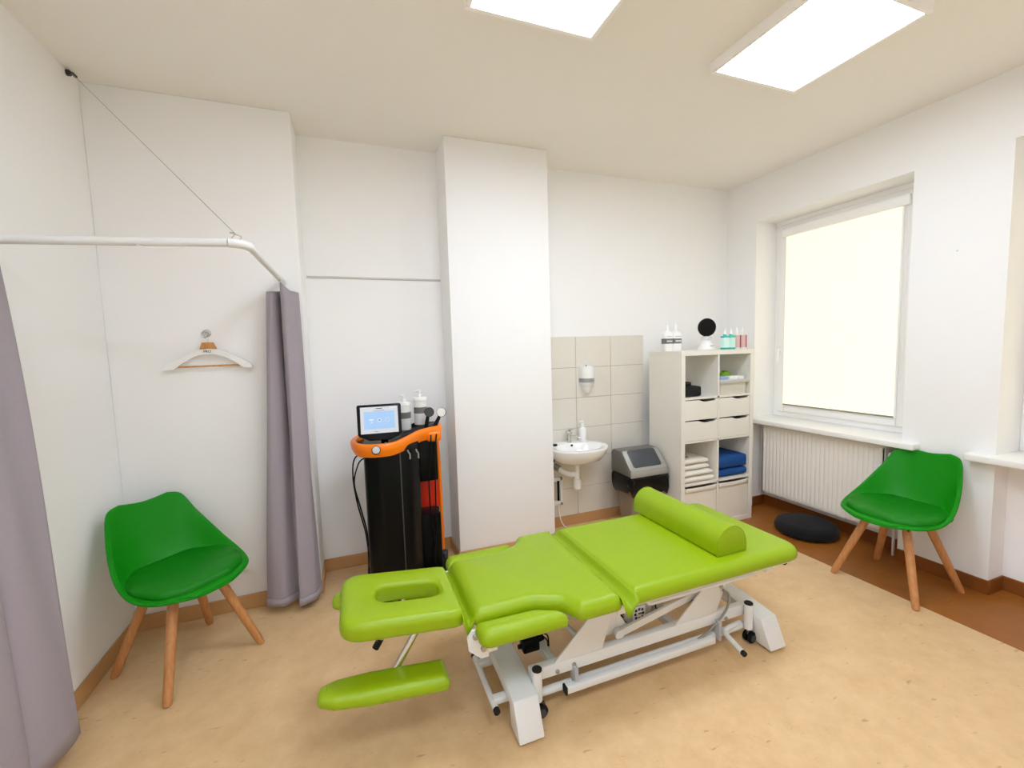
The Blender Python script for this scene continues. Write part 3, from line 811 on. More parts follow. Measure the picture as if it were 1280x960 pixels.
# screen
sm = Matrix.Translation((-3.288, -.562, 1.125)) @ Matrix.Rotation(R(-4), 4, 'Z') @ Matrix.Rotation(R(-16), 4, 'X')
b = M(); po = roundpoly([(-.124, -.085, .02), (-.06, -.115, .05), (.06, -.115, .05), (.124, -.085, .02), (.127, .098, .012), (-.127, .098, .012)], 5)
b.prism(po, 0, .032, 'y', .004); dp = b.build('display_housing', BLACK, mc, mtx=sm)
b = M(); b.box((-.107, -.0015, -.075), (.107, .002, .083)); sc = b.build('screen', SCREEN, dp, mtx=sm, smooth=False)
b = M(); b.box((-.087, -.0025, -.05), (.087, .0, .055)); b.build('screen_window', SCREENB, sc, mtx=sm, smooth=False)
b = M()
b.box((-.058, -.0032, .002), (-.034, -.002, .01)).box((-.05, -.0032, -.012), (-.04, -.002, -.006))
b.lathe([(.008, 0), (.011, 0), (.011, .0008), (.008, .0008), (.008, 0)], n=20, mtx=Matrix.Translation((0, -.0024, .002)) @ Matrix.Rotation(PI / 2, 4, 'X'))
for k in range(8): b.box((.046 + .012 * math.cos(k * PI / 4) - .002, -.0032, .002 + .012 * math.sin(k * PI / 4) - .002), (.046 + .012 * math.cos(k * PI / 4) + .002, -.002, .002 + .012 * math.sin(k * PI / 4) + .002))
for x in (.062, .076, .09): b.box((x - .004, -.0032, .071), (x + .004, -.0015, .079))
b.build('screen_icons', SCREENI, sc, mtx=sm, smooth=False)
b = M(); b.box((-.018, -.0025, .070), (.018, -.0012, .074)).box((-.03, -.003, .06), (.03, -.0012, .0615)).box((-.003, -.0032, -.001), (.003, -.0022, .005)).box((-.03, -.0032, -.066), (-.01, -.0014, -.064)); b.build('screen_text', DGREY, sc, mtx=sm, smooth=False)
b = M(); b.cyl((-3.26, -.50, .97), (-3.265, -.535, 1.06), .022, n=16); b.build('display_neck', BLACK, mc)
b = M(); b.cyl((-3.265, -.62, .998), (-3.265, -.632, .998), .005, n=12); b.build('display_screw', STEEL, mc)
# hooks at the front of the storage side
for x in (-3.135, -3.085):
    b = M(); b.tube([(x, -.575, .93), (x, -.592, .925), (x + .01, -.594, .91), (x + .01, -.592, .88)], .005, 8); b.build('cable_clip', GREYP, mc)
for x, y in ((-3.36, -.52), (-2.885, -.50), (-2.86, -.17), (-3.36, -.2)):
    w = M()
    w.lathe([(0, -.02), (.03, -.02), (.036, -.012), (.036, .012), (.03, .02), (0, .02)], n=24, mtx=Matrix.Translation((x, y, .0365)) @ Matrix.Rotation(R(70), 4, 'Z') @ Matrix.Rotation(PI / 2, 4, 'X')); w.build('caster_wheel', DGREY, mc)
# cables at both sides
for pts in ([(-3.38, -.42, .92), (-3.44, -.43, .88), (-3.455, -.45, .78), (-3.44, -.47, .62), (-3.40, -.50, .42), (-3.395, -.54, .25), (-3.42, -.62, .05)],
            [(-3.385, -.44, .88), (-3.42, -.45, .85), (-3.45, -.47, .74), (-3.425, -.49, .6), (-3.395, -.50, .45), (-3.392, -.52, .35)],
            [(-2.972, -.465, .99), (-2.98, -.47, .88), (-3.0, -.475, .7), (-2.995, -.47, .45), (-2.975, -.48, .25), (-3.0, -.46, .1)],
            [(-2.935, -.46, .99), (-2.95, -.468, .88), (-2.96, -.47, .6), (-2.965, -.47, .35), (-2.99, -.47, .2), (-2.96, -.45, .09)]):
    cable(pts, .0045, BLACK, mc)

# probes in the holder
def probe(label, base_, tip, face, rz, big):
    p = thing('treatment_probe', label, 'probe', base_, 'treatment probes in the trolley holder')
    b_, t_ = Vector(base_), Vector(tip)
    b = M(); d = t_ - b_
    b.tube([b_, b_ + d * .1, b_ + d * .6, b_ + d * .9, t_], [.008, .012, .013, .011, .010], 14); b.build('probe_grip', BLACK, p)
    hm = Matrix.Translation(t_ + Vector((.006, -.006, .012))) @ Matrix.Rotation(rz, 4, 'Z') @ Matrix.Rotation(R(82), 4, 'X')
    b = M(); b.lathe([(0, -.02), (.02, -.02), (.031, 0), (.032, .005), (.030, .007), (.0, .007)], n=28, mtx=hm); hd = b.build('probe_head', BLACK, p)
    b = M(); b.lathe([(0, .0065), (.029, .0065), (.029, .009), (0.001, .0095)], n=28, mtx=hm); b.build('probe_disc', face, hd)
probe('black probe with a dark grey disc head leaning in the orange holder', (-3.0, -.40, .985), (-2.97, -.385, 1.115), DGREY, R(-15), 1)
probe('black probe with a shiny white disc head leaning in the orange holder', (-2.955, -.38, .985), (-2.885, -.365, 1.105), WPLA, R(-25), 1)

# pump bottles
def pump_bottle(name, label, cat, loc, r, h, lab=None, cap_r=None, group=None, shoulder=True, nose=R(-120), body=WPLA, band=(.45, .68), pump=True, m2=None):
    t = thing(name, label, cat, loc, group, local=True)
    b = M()
    if shoulder: pr = [(0, 0), (r * .92, 0), (r, .006), (r, h * .78), (r * .85, h * .88), (r * .4, h * .96), (r * .38, h)]
    else: pr = [(0, 0), (r * .95, 0), (r, .006), (r, h * .86), (r * 1.06, h * .87), (r * 1.06, h * .985), (r, h), (0.001, h)]
    b.lathe(pr, n=32); bd = b.build('bottle_body', body, t, angle=50)
    if lab:
        l = M(); l.lathe([(r * 1.0, h * band[0]), (r * 1.012, h * band[0]), (r * 1.012, h * band[1]), (r, h * band[1])], n=32); l.build('label_band', lab, bd)
    if pump:
        p = M(); k = .16
        p.lathe([(0, h - .004), (.014, h - .004), (.014, h + .018), (.006, h + .02), (.006, h + .034), (.010, h + .035), (.010, h + .045), (0.001, h + .046)], n=18)
        d = Vector((math.cos(nose), math.sin(nose), 0))
        p.tube([Vector((0, 0, h + .04)), Vector((0, 0, h + .04)) + d * .026, Vector((0, 0, h + .034)) + d * .034], .005, 8)
        p.build('pump_head', WPLA, t)
    else:
        p = M(); p.lathe([(0, h - .003), (r * .42, h - .003), (r * .40, h + .022), (r * .16, h + .034), (r * .12, h + .05), (0.001, h + .052)], n=20); p.build('nozzle_cap', WPLA, t)
    return t
for (x, y, z, lb) in ((-3.115, -.30, tz(-3.115) + .002, 'white pump tub with a grey label directly behind the touch screen'), (-3.007, -.295, tz(-3.007) + .002, 'white pump tub with a grey label behind the two probes')):
    t_ = pump_bottle('pump_tub', lb, 'bottle', (x, y, z), .043, .185, LABELG, group='pump tubs on the therapy machine', shoulder=False, nose=R(160), band=(.42, .64))

# ------------------------------------------------------------------ wash basin corner
SX, RZ_ = -1.765, .735
wb = thing('wash_basin', 'white ceramic wash basin on the tiled wall beside the pillar', 'wash basin', (SX, -.012, .55))
def basin_out(k, dz, ysc=1):
    pts = []
    for i in range(48):
        a = 2 * PI * i / 48
        x = math.cos(a); y = math.sin(a)
        # flat against the wall at the back, bowed at the front
        px = .246 * k * (abs(x) ** .8) * (1 if x > 0 else -1)
        py = -.20 + (.20 * k * abs(y) ** .75 * (1 if y > 0 else -1) if y > 0 else .21 * k * abs(y) ** .95 * -1)
        pts.append(Vector((SX + px, min(-.012, py), RZ_ + dz)))
    return pts
def bowl(k, dz, cyo=-.235):
    return [Vector((SX + .2 * k * math.cos(2 * PI * i / 48), cyo + .135 * k * math.sin(2 * PI * i / 48), RZ_ + dz)) for i in range(48)]
def under(k, dz):
    return [Vector((SX + (p.x - SX) * k, -.17 + (p.y + .17) * k, RZ_ + dz)) for p in basin_out(1, 0)]
b = M()
b.rings([under(.22, -.145), under(.5, -.135), under(.78, -.105), under(.94, -.055), under(.995, -.015), basin_out(1, -.006), basin_out(.985, 0), bowl(1.02, -.001), bowl(.97, -.008), bowl(.85, -.05), bowl(.6, -.095), bowl(.2, -.11)])
bas = b.build('basin_bowl', CERAM, wb, angle=60)
b = M(); b.lathe([(0, 0), (.011, 0), (.011, .004), (.001, .004)], n=18, mtx=Matrix.Translation((SX + .0, -.105, RZ_ - .018)) @ Matrix.Rotation(R(60), 4, 'X')); b.build('overflow_hole', BLACK, bas)
b = M(); b.cyl((SX + .0, -.06, RZ_ - .002), (SX, -.06, RZ_ + .075), .02, .018, 18, .003).box((SX - .02, -.085, RZ_ + .07), (SX + .02, -.035, RZ_ + .098), .008, 3)
b.tube([(SX + .008, -.075, RZ_ + .05), (SX + .045, -.12, RZ_ + .056), (SX + .06, -.135, RZ_ + .045)], .011, 12); tap = b.build('mixer_tap', CHROME, wb)
b = M(); b.tube([(SX, -.06, RZ_ + .1), (SX + .004, -.08, RZ_ + .112), (SX + .01, -.12, RZ_ + .118)], [.012, .009, .007], 10); b.build('tap_lever', CHROME, tap)
b = M(); b.cyl((SX, -.19, RZ_ - .145), (SX, -.19, .56), .026, n=18).cyl((SX, -.19, .585), (SX, -.19, .40), .021, n=18).lathe([(0, .375), (.022, .375), (.03, .385), (.03, .455), (.023, .462)], (SX, -.19, 0), 20)
b.tube([(SX, -.19, .505), (SX - .05, -.18, .50), (SX - .09, -.14, .51), (SX - .13, -.10, .545), (SX - .15, -.05, .55), (SX - .15, -.012, .55)], .02, 14, smooth=4); tr = b.build('siphon_trap', WPLA, wb)
b = M(); b.cyl((SX - .118, -.115, .535), (SX - .145, -.075, .552), .026, n=16, bev=.003); b.build('trap_nut', GREYP, tr)
for x in (SX - .16, SX - .07):
    b = M(); b.cyl((x, -.012, .60), (x, -.05, .60), .012, n=14).cyl((x, -.05, .60), (x, -.075, .60), .02, n=12, bev=.003); vv = b.build('angle_valve', BLACK, wb)
    b = M(); b.tube([(x, -.045, .605), (x + .02, -.05, .64), (SX - .03, -.06, .66), (SX - .01, -.06, .70)], .006, 8, smooth=5); b.build('supply_hose', STEEL, vv)
tag(M().lathe([(0, 0), (.02, 0), (.021, .003), (.021, .008), (.017, .012), (.001, .012)], n=20).build('drain_plug', RUBBER), 'black rubber drain plug on the left back corner of the basin', 'drain plug').location = (-1.925, -.12, RZ_ + .0006)
pump_bottle('soap_bottle', 'white pump soap bottle standing on the basin rim by the tap', 'bottle', (-1.64, -.068, RZ_ + .0008), .031, .125, nose=R(190))
# soap dispenser on the tiles
sd = thing('soap_dispenser', 'white soap dispenser fixed to the tiled wall above the basin', 'soap dispenser', (-1.572, -.011, 1.13))
def dring(z, w, dep): return [Vector((-1.572 + w * math.cos(a), -.011 - dep * max(0, math.sin(a)) ** .7, z)) for a in [PI * i / 14 for i in range(15)]]
b = M(); b.rings([dring(1.358, .035, .05), dring(1.352, .058, .085), dring(1.33, .062, .092), dring(1.26, .062, .092)]); b.build('dispenser_cover', WPLA, sd)
b = M(); b.rings([dring(1.26, .0615, .0915), dring(1.225, .061, .09)]); b.build('level_window', mat('grey_window', (150, 150, 152), .3), sd)
b = M(); b.rings([dring(1.225, .062, .092), dring(1.20, .058, .085), dring(1.185, .045, .07)]); b.build('dispenser_base', mat('dispenser_grey', (232, 232, 232), .4), sd)
b = M(); b.rings([dring(1.19, .042, .075), dring(1.165, .036, .068), dring(1.14, .018, .05), dring(1.132, .008, .04)]); b.build('push_button', WPLA, sd)
b = M(); b.cyl((-1.572, -.03, 1.356), (-1.572, -.03, 1.372), .005, n=10); b.build('hinge_pin', GREYP, sd)
# white frame with dark slot low on the tiles
bx = thing('inspection_hatch', 'white framed hatch with a dark slot low on the tiles below the basin', 'hatch', (-1.86, -.011, .21))
b = M(); 
for a, c in (((-1.925, -.03, .20), (-1.815, -.011, .222)), ((-1.925, -.03, .41), (-1.815, -.011, .435)), ((-1.837, -.03, .20), (-1.815, -.011, .435)), ((-1.925, -.03, .20), (-1.905, -.011, .435))): b.box(a, c, .003)
b.box((-1.91, -.016, .215), (-1.83, -.011, .42)); b.build('hatch_frame', WPLA, bx)
M().box((-1.862, -.022, .235), (-1.842, -.0155, .405), .001, 1).build('dark_slot', BLACK, bx)
M().box((-1.90, -.024, .24), (-1.868, -.0155, .40), .002, 1).build('grey_panel', mat('hatch_grey', (186, 176, 166), .5), bx)
cb_ = M(); cb_.tube([(-1.86, -.022, .225), (-1.86, -.04, .14), (-1.84, -.06, .05), (-1.80, -.09, .012), (-1.74, -.14, .006), (-1.70, -.22, .006)], .004, 8, smooth=6)
tag(cb_.build('white_cable', WPLA, origin=(-1.8, -.09, 0)), 'thin white cable trailing from the hatch onto the floor beside the pillar', 'cable')

# waste bin
BX0, BX1, BY0, BY1 = -1.402, -1.038, -.405, -.125
bn = thing('swing_bin', 'grey swing-lid waste bin with a black bag beside the shelf unit', 'waste bin', ((BX0 + BX1) / 2, (BY0 + BY1) / 2, 0))
def rrect(x0, x1, y0, y1, z, r=.04): return [Vector((p[0], p[1], z)) for p in roundpoly([(x0, y0, r), (x1, y0, r), (x1, y1, r), (x0, y1, r)], 5)]
b = M(); b.rings([rrect(BX0 + .06, BX1 - .06, BY0 + .05, BY1 - .04, 0.001), rrect(BX0 + .03, BX1 - .03, BY0 + .03, BY1 - .02, .40), rrect(BX0 + .025, BX1 - .025, BY0 + .025, BY1 - .015, .47)]); b.build('bin_body', BINM, bn)
b = M(); rs = []
random.seed(8)
for k, (z, g) in enumerate(((.475, .006), (.46, -.010), (.43, -.014), (.37, -.012), (.325, -.002), (.335, .012))):
    ring = rrect(BX0 + g, BX1 - g, BY0 + g, BY1 - .012, z)
    nn = len(ring)
    rs.append([p + Vector((math.sin(i * 1.9 + k) * .006, math.cos(i * 2.3 + k * 2) * .006, (math.sin(i * 1.3) * .018 + math.sin(i * .55 + 1) * .018) * min(1, k / 3))) for i, p in enumerate(ring)])
b.rings(rs, False, False); b.build('bin_bag', BAGM, bn, solid=.002, angle=25)
# lid: silver rim + grey hood with a sloped opening
zl, zt2 = .468, .662
lidp = [(BY0, zl), (BY1, zl), (BY1, zt2 - .03), (BY1 - .03, zt2), (BY0 + .135, zt2), (BY0 + .005, zl + .05)]
b = M(); b.prism(lidp, BX0, BX1, 'x', .012); hood = b.build('lid_hood', BINL, bn)
sl = Vector((0, (BY0 + .135) - (BY0 + .005), zt2 - (zl + .05))); sl.normalize()
nrm = Vector((0, -sl.z, sl.y))
def on_slope(x, s_, d): 
    p = Vector((x, BY0 + .005, zl + .05)) + sl * s_ + nrm * d
    return p
SL = math.hypot(.13, zt2 - zl - .05)
def slab(x0, x1, s0, s1, d0, d1, r):
    m = M(); pts = roundpoly([(x0, s0, r), (x1, s0, r), (x1, s1, r), (x0, s1, r)], 5)
    m.rings([[on_slope(p[0], p[1], d0) for p in pts], [on_slope(p[0], p[1], d1) for p in pts], [on_slope(p[0], p[1], d1 + .002) for p in inset(pts, .004)]])
    return m
slab(BX0 + .006, BX1 - .006, .002, SL - .004, -.02, .003, .02).build('lid_rim', BINR, bn)
slab(BX0 + .045, BX1 - .045, .028, SL - .006, 0, .006, .025).build('swing_flap', BINF, bn)
b = M(); b.box((BX0 + .002, BY0 - .004, zl - .002), (BX1 - .002, BY0 + .02, zl + .052), .008, 2); b.build('front_rim', BINR, bn)

# ------------------------------------------------------------------ shelf unit
S0, S1, F0 = -1.0105, -1.0105 + .765, -.5227
F1 = F0 + .39
su = thing('shelf_unit', 'white cube shelf unit with two columns standing between bin and window', 'shelf unit', ((S0 + S1) / 2, (F0 + F1) / 2, 0))
b = M()
b.box((S0, F0, 1.427), (S1, F1, 1.465), .001, 1).box((S0, F0, 0), (S1, F1, .038), .001, 1)
b.box((S0, F0, .038), (S0 + .038, F1, 1.427)).box((S1 - .038, F0, .038), (S1, F1, 1.427))
xm = (S0 + S1) / 2
b.box((xm - .008, F0 + .002, .038), (xm + .008, F1, 1.427))
rowz = [.038, .389, .740, 1.092]
for z in rowz[1:]: b.box((S0 + .038, F0 + .002, z - .016), (S1 - .038, F1, z))
b.build('carcass', SHELFM, su, smooth=False)
cells = ((S0 + .038, xm - .008), (xm + .008, S1 - .038))
for (x0, x1) in cells:
    for (z0, z1) in ((.740, .9065), (.9075, 1.076)):
        w = x1 - x0; a, c = x0 + .003, x1 - .003; zt3 = z1 - .005; zb3 = z0 + .002
        poly = [(a, zb3), (c, zb3), (c, zt3 - .0), (c - w * .045, zt3), (c - w * .07, zt3 - .014), (a + w * .62, zt3 - .02), (a + w * .50, zt3 - .012), (a + w * .42, zt3 - .003), (a, zt3)]
        m = M(); m.prism(poly, F0 + .003, F0 + .019, 'y')
        dr_ = m.build('drawer', SHELFM, su, smooth=False)
        m = M(); m.box((a + .004, F0 + .019, zb3), (c - .004, F1 - .02, zb3 + .01)).box((a + .004, F0 + .019, zb3), (a + .014, F1 - .02, zt3 - .03)).box((c - .014, F0 + .019, zb3), (c - .004, F1 - .02, zt3 - .03)).box((a + .004, F1 - .03, zb3), (c - .004, F1 - .02, zt3 - .005)); m.box((a + .004, F0 + .05, zb3 + .01), (c - .004, F1 - .03, zt3 - .03))
        m.build('drawer_box', DGREY, dr_, smooth=False)
# fabric boxes in the bottom cells
for i, (x0, x1) in enumerate(cells):
    t = thing('storage_box', ['cream fabric storage box in the bottom left cell of the shelf unit', 'cream fabric storage box in the bottom right cell of the shelf unit'][i], 'storage box', ((x0 + x1) / 2, F0 + .18, .038), 'fabric boxes in the shelf unit')
    m = M(); a, c = x0 + .006, x1 - .006; zf = .355
    def ff(u, v, a=a, c=c, zf=zf):
        bul = .004 * math.sin(PI * u) * math.sin(PI * v) + .0025 * math.sin(9 * u + 4 * v) * math.sin(PI * v)
        return Vector((a + (c - a) * u, F0 + .006 - bul, .04 + (zf - .04) * v - .004 * math.sin(PI * u) * v))
    m.grid(ff, 24, 20)
    m.box((a, F0 + .008, .0395), (c, F1 - .02, .05)).box((a, F0 + .006, .04), (a + .008, F1 - .02, zf)).box((c - .008, F0 + .006, .04), (c, F1 - .02, zf)).box((a, F1 - .03, .04), (c, F1 - .02, zf))
    o = m.build('fabric_body', FABW, t, solid=0)
    m = M()
    def fg(u, v, a=a, c=c, zf=zf): return Vector((a + (c - a) * u, F0 + .0005 - .002 * math.sin(PI * u), zf - .035 + .036 * v - .004 * math.sin(PI * u) + .001))
    m.grid(fg, 12, 3); m.build('top_hem', FABW, o, solid=.003)
# folded textiles
def folded(name, label, cat, x0, x1, y0, y1, z, h, m_, group, folds=2, seed=1, crisp=0):
    rnd = random.Random(seed)
    t = thing(name, label, cat, ((x0 + x1) / 2, (y0 + y1) / 2, z), group)
    lh = h / folds
    for k in range(folds):
        m = M(); zz = z + k * lh
        ex = rnd.uniform(-.006, .006); ph = rnd.uniform(0, 6)
        def prof_ring(x):
            u = (x - x0) / (x1 - x0)
            sag = -.004 * abs(math.sin(u * 5 + ph))
            e = min(u, 1 - u); sq = min(1, (.94 if crisp else .78) + e * 7)
            pts = []
            for i in range(20):
                a = 2 * PI * i / 20
                ca, sa = math.cos(a), math.sin(a)
                yy = (y0 + y1) / 2 + ex + (y1 - y0) / 2 * (abs(ca) ** (.22 if crisp else .35)) * (1 if ca > 0 else -1)
                zz_ = zz + lh / 2 + lh / 2 * sq * (abs(sa) ** (.22 if crisp else .5)) * (1 if sa > 0 else -1)
                if sa > 0: zz_ += sag * (k + 1) / folds
                pts.append(Vector((x + .004 * math.sin(yy * 30 + ph), yy, max(z + .0005, zz_))))
            return pts
        n = 14
        m.rings([prof_ring(x0 + (x1 - x0) * i / n) for i in range(n + 1)])
        m.build('fold', m_, t, angle=60)
    return t
c1, c2 = cells
zz = .3895
labs = ['folded white towel at the bottom of the pile in the shelf', 'folded white towel second from the bottom of the pile', 'folded white towel second from the top of the pile', 'folded white towel with dark print topmost on the pile']
for k in range(4):
    h = (.05, .045, .045, .05)[k]
    tw_ = folded('folded_towel', labs[k], 'towel', c1[0] + .004, c1[1] - .02 - .012 * k, F0 + .012 + .012 * k, F1 - .02, zz, h, TOWW, 'white towels in the shelf unit', 1 if k < 3 else 1, k)
    zz += h + .0005
m = M()
for k in range(6): m.box((c1[0] + .03 + k * .017, F0 + .12 - k * .004, zz + .002), (c1[0] + .041 + k * .017, F0 + .14 - k * .004, zz + .0045))
m.build('dark_print', INKM, tw_, smooth=False)
zz = .3895
for k in range(2):
    h = (.075, .105)[k]
    folded('folded_towel', ['thin folded dark blue towel lying under the thicker blue one', 'thick folded blue towel on top of the thinner blue one'][k], 'towel', c2[0] + .004, c2[1] - .008 - .004 * k, F0 + .015 + .01 * k, F1 - .02, zz, h, TOWB, 'blue towels in the shelf unit', 1, 20 + k, k)
    zz += h + .0005
# black things in the upper left cell
folded('folded_cloth', 'large folded black cloth lying in the upper left shelf cell', 'cloth', c1[0] + .004, c1[0] + .205, F0 + .05, F0 + .26, 1.0925, .088, TOWK, 'black cloths in the shelf unit', 1, 31, 1)
folded('folded_cloth', 'smaller folded black cloth lying on the larger black one', 'cloth', c1[0] + .01, c1[0] + .135, F0 + .09, F0 + .25, 1.181, .03, TOWK, 'black cloths in the shelf unit', 1, 32, 1)
# plastic tray in the upper right cell with its contents
t = thing('storage_tray', 'light grey open storage tray in the upper right shelf cell', 'tray', ((c2[0] + c2[1]) / 2, F0 + .15, 1.092))
def tr_ring(g, z): return [Vector((p[0], p[1], z)) for p in roundpoly([(c2[0] + .008 + g, F0 + .006 + g, .02), (c2[1] - .008 - g, F0 + .006 + g, .02), (c2[1] - .008 - g, F0 + .27 - g, .02), (c2[0] + .008 + g, F0 + .27 - g, .02)], 4)]
m = M(); m.rings([tr_ring(.016, 1.0925), tr_ring(.01, 1.205), tr_ring(.013, 1.205), tr_ring(.02, 1.10)]); tbx = m.build('tray_body', mat('tray_beige', (208, 204, 190), .5), t)
m = M(); m.rings([tr_ring(.011, 1.192), tr_ring(-.004, 1.19), tr_ring(-.006, 1.212), tr_ring(.0, 1.218), tr_ring(.013, 1.217)], False, False); m.build('tray_rim', mat('tray_rim_grey', (196, 196, 196), .4), tbx)
zc = 1.1005
def packet(name, label, cat, a, c, m_, rz=0, bev=.004):
    a = Vector(a); c = Vector(c); mid = (a + c) / 2
    m = M(); m.box(a - mid, c - mid, bev, 2)
    o = m.build(name, m_, mtx=Matrix.Translation(mid) @ Matrix.Rotation(rz, 4, 'Z'), origin=(mid.x, mid.y, a.z)); return tag(o, label, cat)
bx0 = c2[0] + .03
packet('paper_packet', 'pale blue packet standing at the left front in the grey tray', 'packet', (bx0 + .012, F0 + .034, zc), (bx0 + .10, F0 + .085, 1.243), BLUEP, .05)
packet('paper_packet', 'white packet standing in the middle of the grey tray', 'packet', (bx0 + .115, F0 + .03, zc), (bx0 + .205, F0 + .085, 1.243), WPLA, -.04)
packet('paper_packet', 'white packet standing at the right end of the grey tray', 'packet', (bx0 + .222, F0 + .032, zc), (bx0 + .270, F0 + .085, 1.24), WPLA, .06)
g = thing('wipes_pouch', 'lime green pouch sticking out of the grey tray', 'pouch', (bx0 + .19, F0 + .16, zc))
m = M(); m.rings([[Vector((bx0 + .19 + .06 * k * (abs(math.cos(a)) ** .5) * (1 if math.cos(a) > 0 else -1), F0 + .16 + .03 * k * math.sin(a), z)) for a in [2 * PI * i / 24 for i in range(24)]] for k, z in ((.8, zc), (1, zc + .02), (1.02, 1.23), (.95, 1.258), (.6, 1.27))]); m.build('pouch_body', LIMEG, g)
m = M(); m.box((bx0 + .17, F0 + .145, 1.266), (bx0 + .215, F0 + .175, 1.28), .004); m.build('pouch_flap', mat('dark_green', (80, 130, 24), .5), g)

# bottles and mirror on top of the shelf unit
def sq_bottle(label, x, y, m_body, m_lab, h, group, w=.030, dark=None, band=None):
    t = thing('spray_bottle', label, 'bottle', (x, y, 1.465), group, local=True)
    b = M(); pr = []
    def rr_(k, z): return [Vector((p[0], p[1], z)) for p in roundpoly([(-w * k, -w * .8 * k, .01), (w * k, -w * .8 * k, .01), (w * k, w * .8 * k, .01), (-w * k, w * .8 * k, .01)], 4)]
    b.rings([rr_(.94, .0005), rr_(1, .006), rr_(1, h * .9), rr_(.9, h * .96), rr_(.45, h), rr_(.42, h + .012)]); bd = b.build('bottle_body', m_body, t, angle=50)
    z0, z1 = band or (h * .14, h * .86)
    b = M(); b.rings([rr_(1.0, z0), rr_(1.015, z0), rr_(1.015, z1), rr_(1.0, z1)], False, False); lb = b.build('bottle_label', m_lab, bd, angle=50)
    if dark:
        b = M(); b.box((w * 1.017 - .012, -w * .83, z0), (w * 1.017 + .0005, -w * .80, z1)); b.build('label_stripe', dark, lb, smooth=False)
    b = M(); b.lathe([(0, h + .01), (.012, h + .01), (.011, h + .03), (.006, h + .038), (.004, h + .06), (.001, h + .061)], n=16); b.build('nozzle', WPLA, t)
for i, (x, lab) in enumerate(((-.985, 'white bottle with a grey band, left of the pair on the shelf top'), (-.898, 'white bottle with a grey band, right of the pair on the shelf top'))):
    t = thing('lotion_bottle', lab, 'bottle', (x, -.33, 1.465), 'white lotion bottles on the shelf top', local=True)
    w = .0425
    def rr_(k, z, w=w): return [Vector((p[0], p[1], z)) for p in roundpoly([(-w * k, -w * .7 * k, .02), (w * k, -w * .7 * k, .02), (w * k, w * .7 * k, .02), (-w * k, w * .7 * k, .02)], 5)]
    b = M(); b.rings([rr_(.94, .0005), rr_(1, .008), rr_(1, .13), rr_(.86, .150), rr_(.40, .165), rr_(.36, .172)]); bd = b.build('bottle_body', WPLA, t, angle=60)
    b = M(); b.rings([rr_(1.0, .062), rr_(1.014, .062), rr_(1.014, .104), rr_(1.0, .104)], False, False); lb = b.build('label_band', LABELG, bd, angle=50)
    b = M()
    for k in range(5): b.box((-.026 + k * .011, -w * .7 * 1.016 - .0006, .078), (-.018 + k * .011, -w * .7 * 1.016 + .001, .088))
    b.build('label_print', WPLA, lb, smooth=False)
    b = M(); b.box((-.03, -w * .705, .118), (.03, -w * .69, .121)); b.build('label_line', LABELG, lb, smooth=False)
    b = M(); b.lathe([(0, .17), (.016, .17), (.015, .195), (.008, .207), (.006, .232), (.001, .234)], n=20); b.build('nozzle_cap', WPLA, t)
mr = thing('round_mirror', 'round black vanity mirror on a white stand on the shelf top', 'mirror', (-.592, -.35, 1.465))
b = M(); b.lathe([(0, .0005), (.072, .0005), (.074, .006), (.06, .03), (.044, .06), (.036, .08), (0.001, .082)], (-.592, -.35, 1.465), 32); st_ = b.build('mirror_stand', WPLA, mr)
b = M(); b.box((-.605, -.418, 1.498), (-.575, -.40, 1.502), .001, 1); b.build('stand_mark', GREYP, st_)
b = M(); b.lathe([(0, .08), (.04, .08), (.045, .095), (.04, .112), (.02, .118), (.001, .118)], (-.592, -.35, 1.465), 28); b.build('stand_collar', CLEAR, mr)
mm = Matrix.Translation((-.592, -.352, 1.655)) @ Matrix.Rotation(R(-22), 4, 'Z') @ Matrix.Rotation(R(92), 4, 'X')
b = M(); b.lathe([(0, -.027), (.045, -.023), (.073, -.008), (.077, .004), (.075, .010), (.07, .012)], n=40, mtx=mm); hd = b.build('mirror_shell', BLACKG, mr, angle=60)
b = M(); b.lathe([(0, .011), (.071, .011), (.070, .0125), (.001, .014)], n=40, mtx=mm); b.build('mirror_face', BLACKG, hd)
sq_bottle('teal bottle, leftmost of the four small bottles on the shelf top', -.482, -.44, TEAL, TEALL, .115, 'small coloured bottles on the shelf top')
sq_bottle('teal bottle beside the pink ones on the shelf top', -.416, -.44, TEAL, TEALL, .115, 'small coloured bottles on the shelf top')
sq_bottle('pink bottle beside the teal ones on the shelf top', -.342, -.43, WPLA, PINK, .122, 'small coloured bottles on the shelf top', .026, PINKD, (.012, .118))
sq_bottle('pink bottle, rightmost of the four small bottles on the shelf top', -.276, -.43, WPLA, PINK, .122, 'small coloured bottles on the shelf top', .026, PINKD, (.012, .118))

# ------------------------------------------------------------------ radiator
rd = thing('radiator', 'white ribbed panel radiator under the window sill', 'radiator', (.05, -.885, .17))
y0, y1, z0, z1 = -.41, -1.36, .172, .762
def rp(u, v):
    y = y0 + (y1 - y0) * u
    e = min(1, min(v, 1 - v) / .05)
    ph = (u * 28) % 1
    s = .0045 * (1 - max(0, min(1, (abs(ph - .5) - .12) / .36)) ** 2)
    edge = min(u, 1 - u) < .012
    return Vector((.004 - (0 if edge else s * max(0, min(1, (e - .3) / .5))), y, z0 + (z1 - z0) * v))
m = M(); m.grid(rp, 28 * 10, 24)
m.box((.004, y1, z0), (.016, y0, z1))
m.build('front_panel', RAD, rd, angle=30)
M().box((.085, y1 + .01, z0 + .01), (.1, y0 - .01, z1 - .01), .003).build('rear_panel', RAD, rd)
b = M(); b.box((.0, y1, z1 - .002), (.1, y0, z1 + .012), .003)
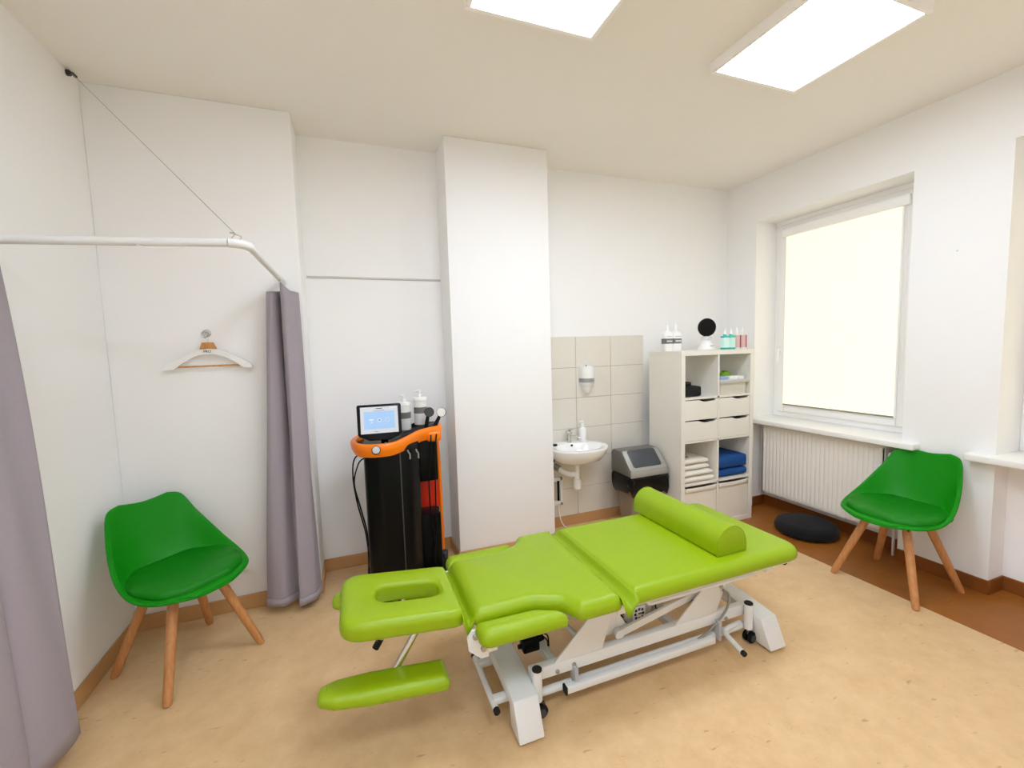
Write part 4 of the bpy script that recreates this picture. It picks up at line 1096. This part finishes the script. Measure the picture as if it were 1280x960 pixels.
b.box((.0, y1 - .004, z0), (.1, y1, z1 + .01), .002, 1).box((.0, y0, z0), (.1, y0 + .004, z1 + .01), .002, 1); b.build('grille_cover', RAD, rd)
b = M(); b.cyl((.05, y1 - .004, .72), (.05, y1 - .05, .72), .012, n=14); vv = b.build('valve', STEEL, rd)
b = M(); b.lathe([(.012, 0), (.022, .004), (.023, .05), (.018, .058), (.001, .059)], n=20, mtx=Matrix.Translation((.05, y1 - .045, .72)) @ Matrix.Rotation(-PI / 2, 4, 'Y')); b.build('thermostat_head', WPLA, vv)
b = M(); b.tube([(.05, y1 - .04, .72), (.06, y1 - .045, .60), (.06, y1 - .045, .002)], .009, 10); b.build('feed_pipe', RAD, vv)

# ------------------------------------------------------------------ black round cushion on the floor
pc = thing('floor_cushion', 'flat black round cushion lying on the brown floor below the radiator', 'cushion', (-.125, -.915, 0))
b = M(); b.lathe([(0, .003), (.17, .003), (.2, .012), (.212, .035), (.212, .062), (.2, .085), (.17, .097), (.001, .103)], (-.125, -.915, 0), 48); cu_ = b.build('cushion_body', PUFF, pc, angle=60)
b = M(); b.tube([(-.125 + .213 * math.cos(a), -.915 + .213 * math.sin(a), .043) for a in [2 * PI * i / 48 for i in range(49)]], .003, 6, caps=False); b.build('seam', PUFF, cu_)

# ------------------------------------------------------------------ world, camera
w = bpy.data.worlds.new('world'); scn.world = w; w.use_nodes = True
w.node_tree.nodes['Background'].inputs['Color'].default_value = (.8, .88, 1, 1)
w.node_tree.nodes['Background'].inputs['Strength'].default_value = 1.0

f, yaw, pitch, roll = 539.5262, .3568, .0831, -.0297
F = Vector((math.sin(yaw) * math.cos(pitch), math.cos(yaw) * math.cos(pitch), -math.sin(pitch)))
Rv = Vector((math.cos(yaw), -math.sin(yaw), 0)); U = Rv.cross(F)
R2 = Rv * math.cos(roll) + U * math.sin(roll); U2 = -Rv * math.sin(roll) + U * math.cos(roll)
cd = bpy.data.cameras.new('camera'); cam = bpy.data.objects.new('camera', cd); COL.objects.link(cam)
cd.sensor_width = 36; cd.sensor_fit = 'HORIZONTAL'; cd.lens = f / 1280 * 36; cd.clip_start = .02
mw = Matrix(((R2.x, U2.x, -F.x, -3.4316), (R2.y, U2.y, -F.y, -3.216), (R2.z, U2.z, -F.z, 1.53), (0, 0, 0, 1)))
cam.matrix_world = mw
scn.camera = cam
vs = scn.view_settings
scn.display_settings.display_device = 'sRGB'
vs.view_transform = 'Standard'; vs.look = 'None'; vs.exposure = 0.0; vs.gamma = 1; vs.use_curve_mapping = False
scn.cycles.max_bounces = 14; scn.cycles.diffuse_bounces = 10
scn.cycles.use_denoising = True
scn.cycles.sample_clamp_indirect = 6
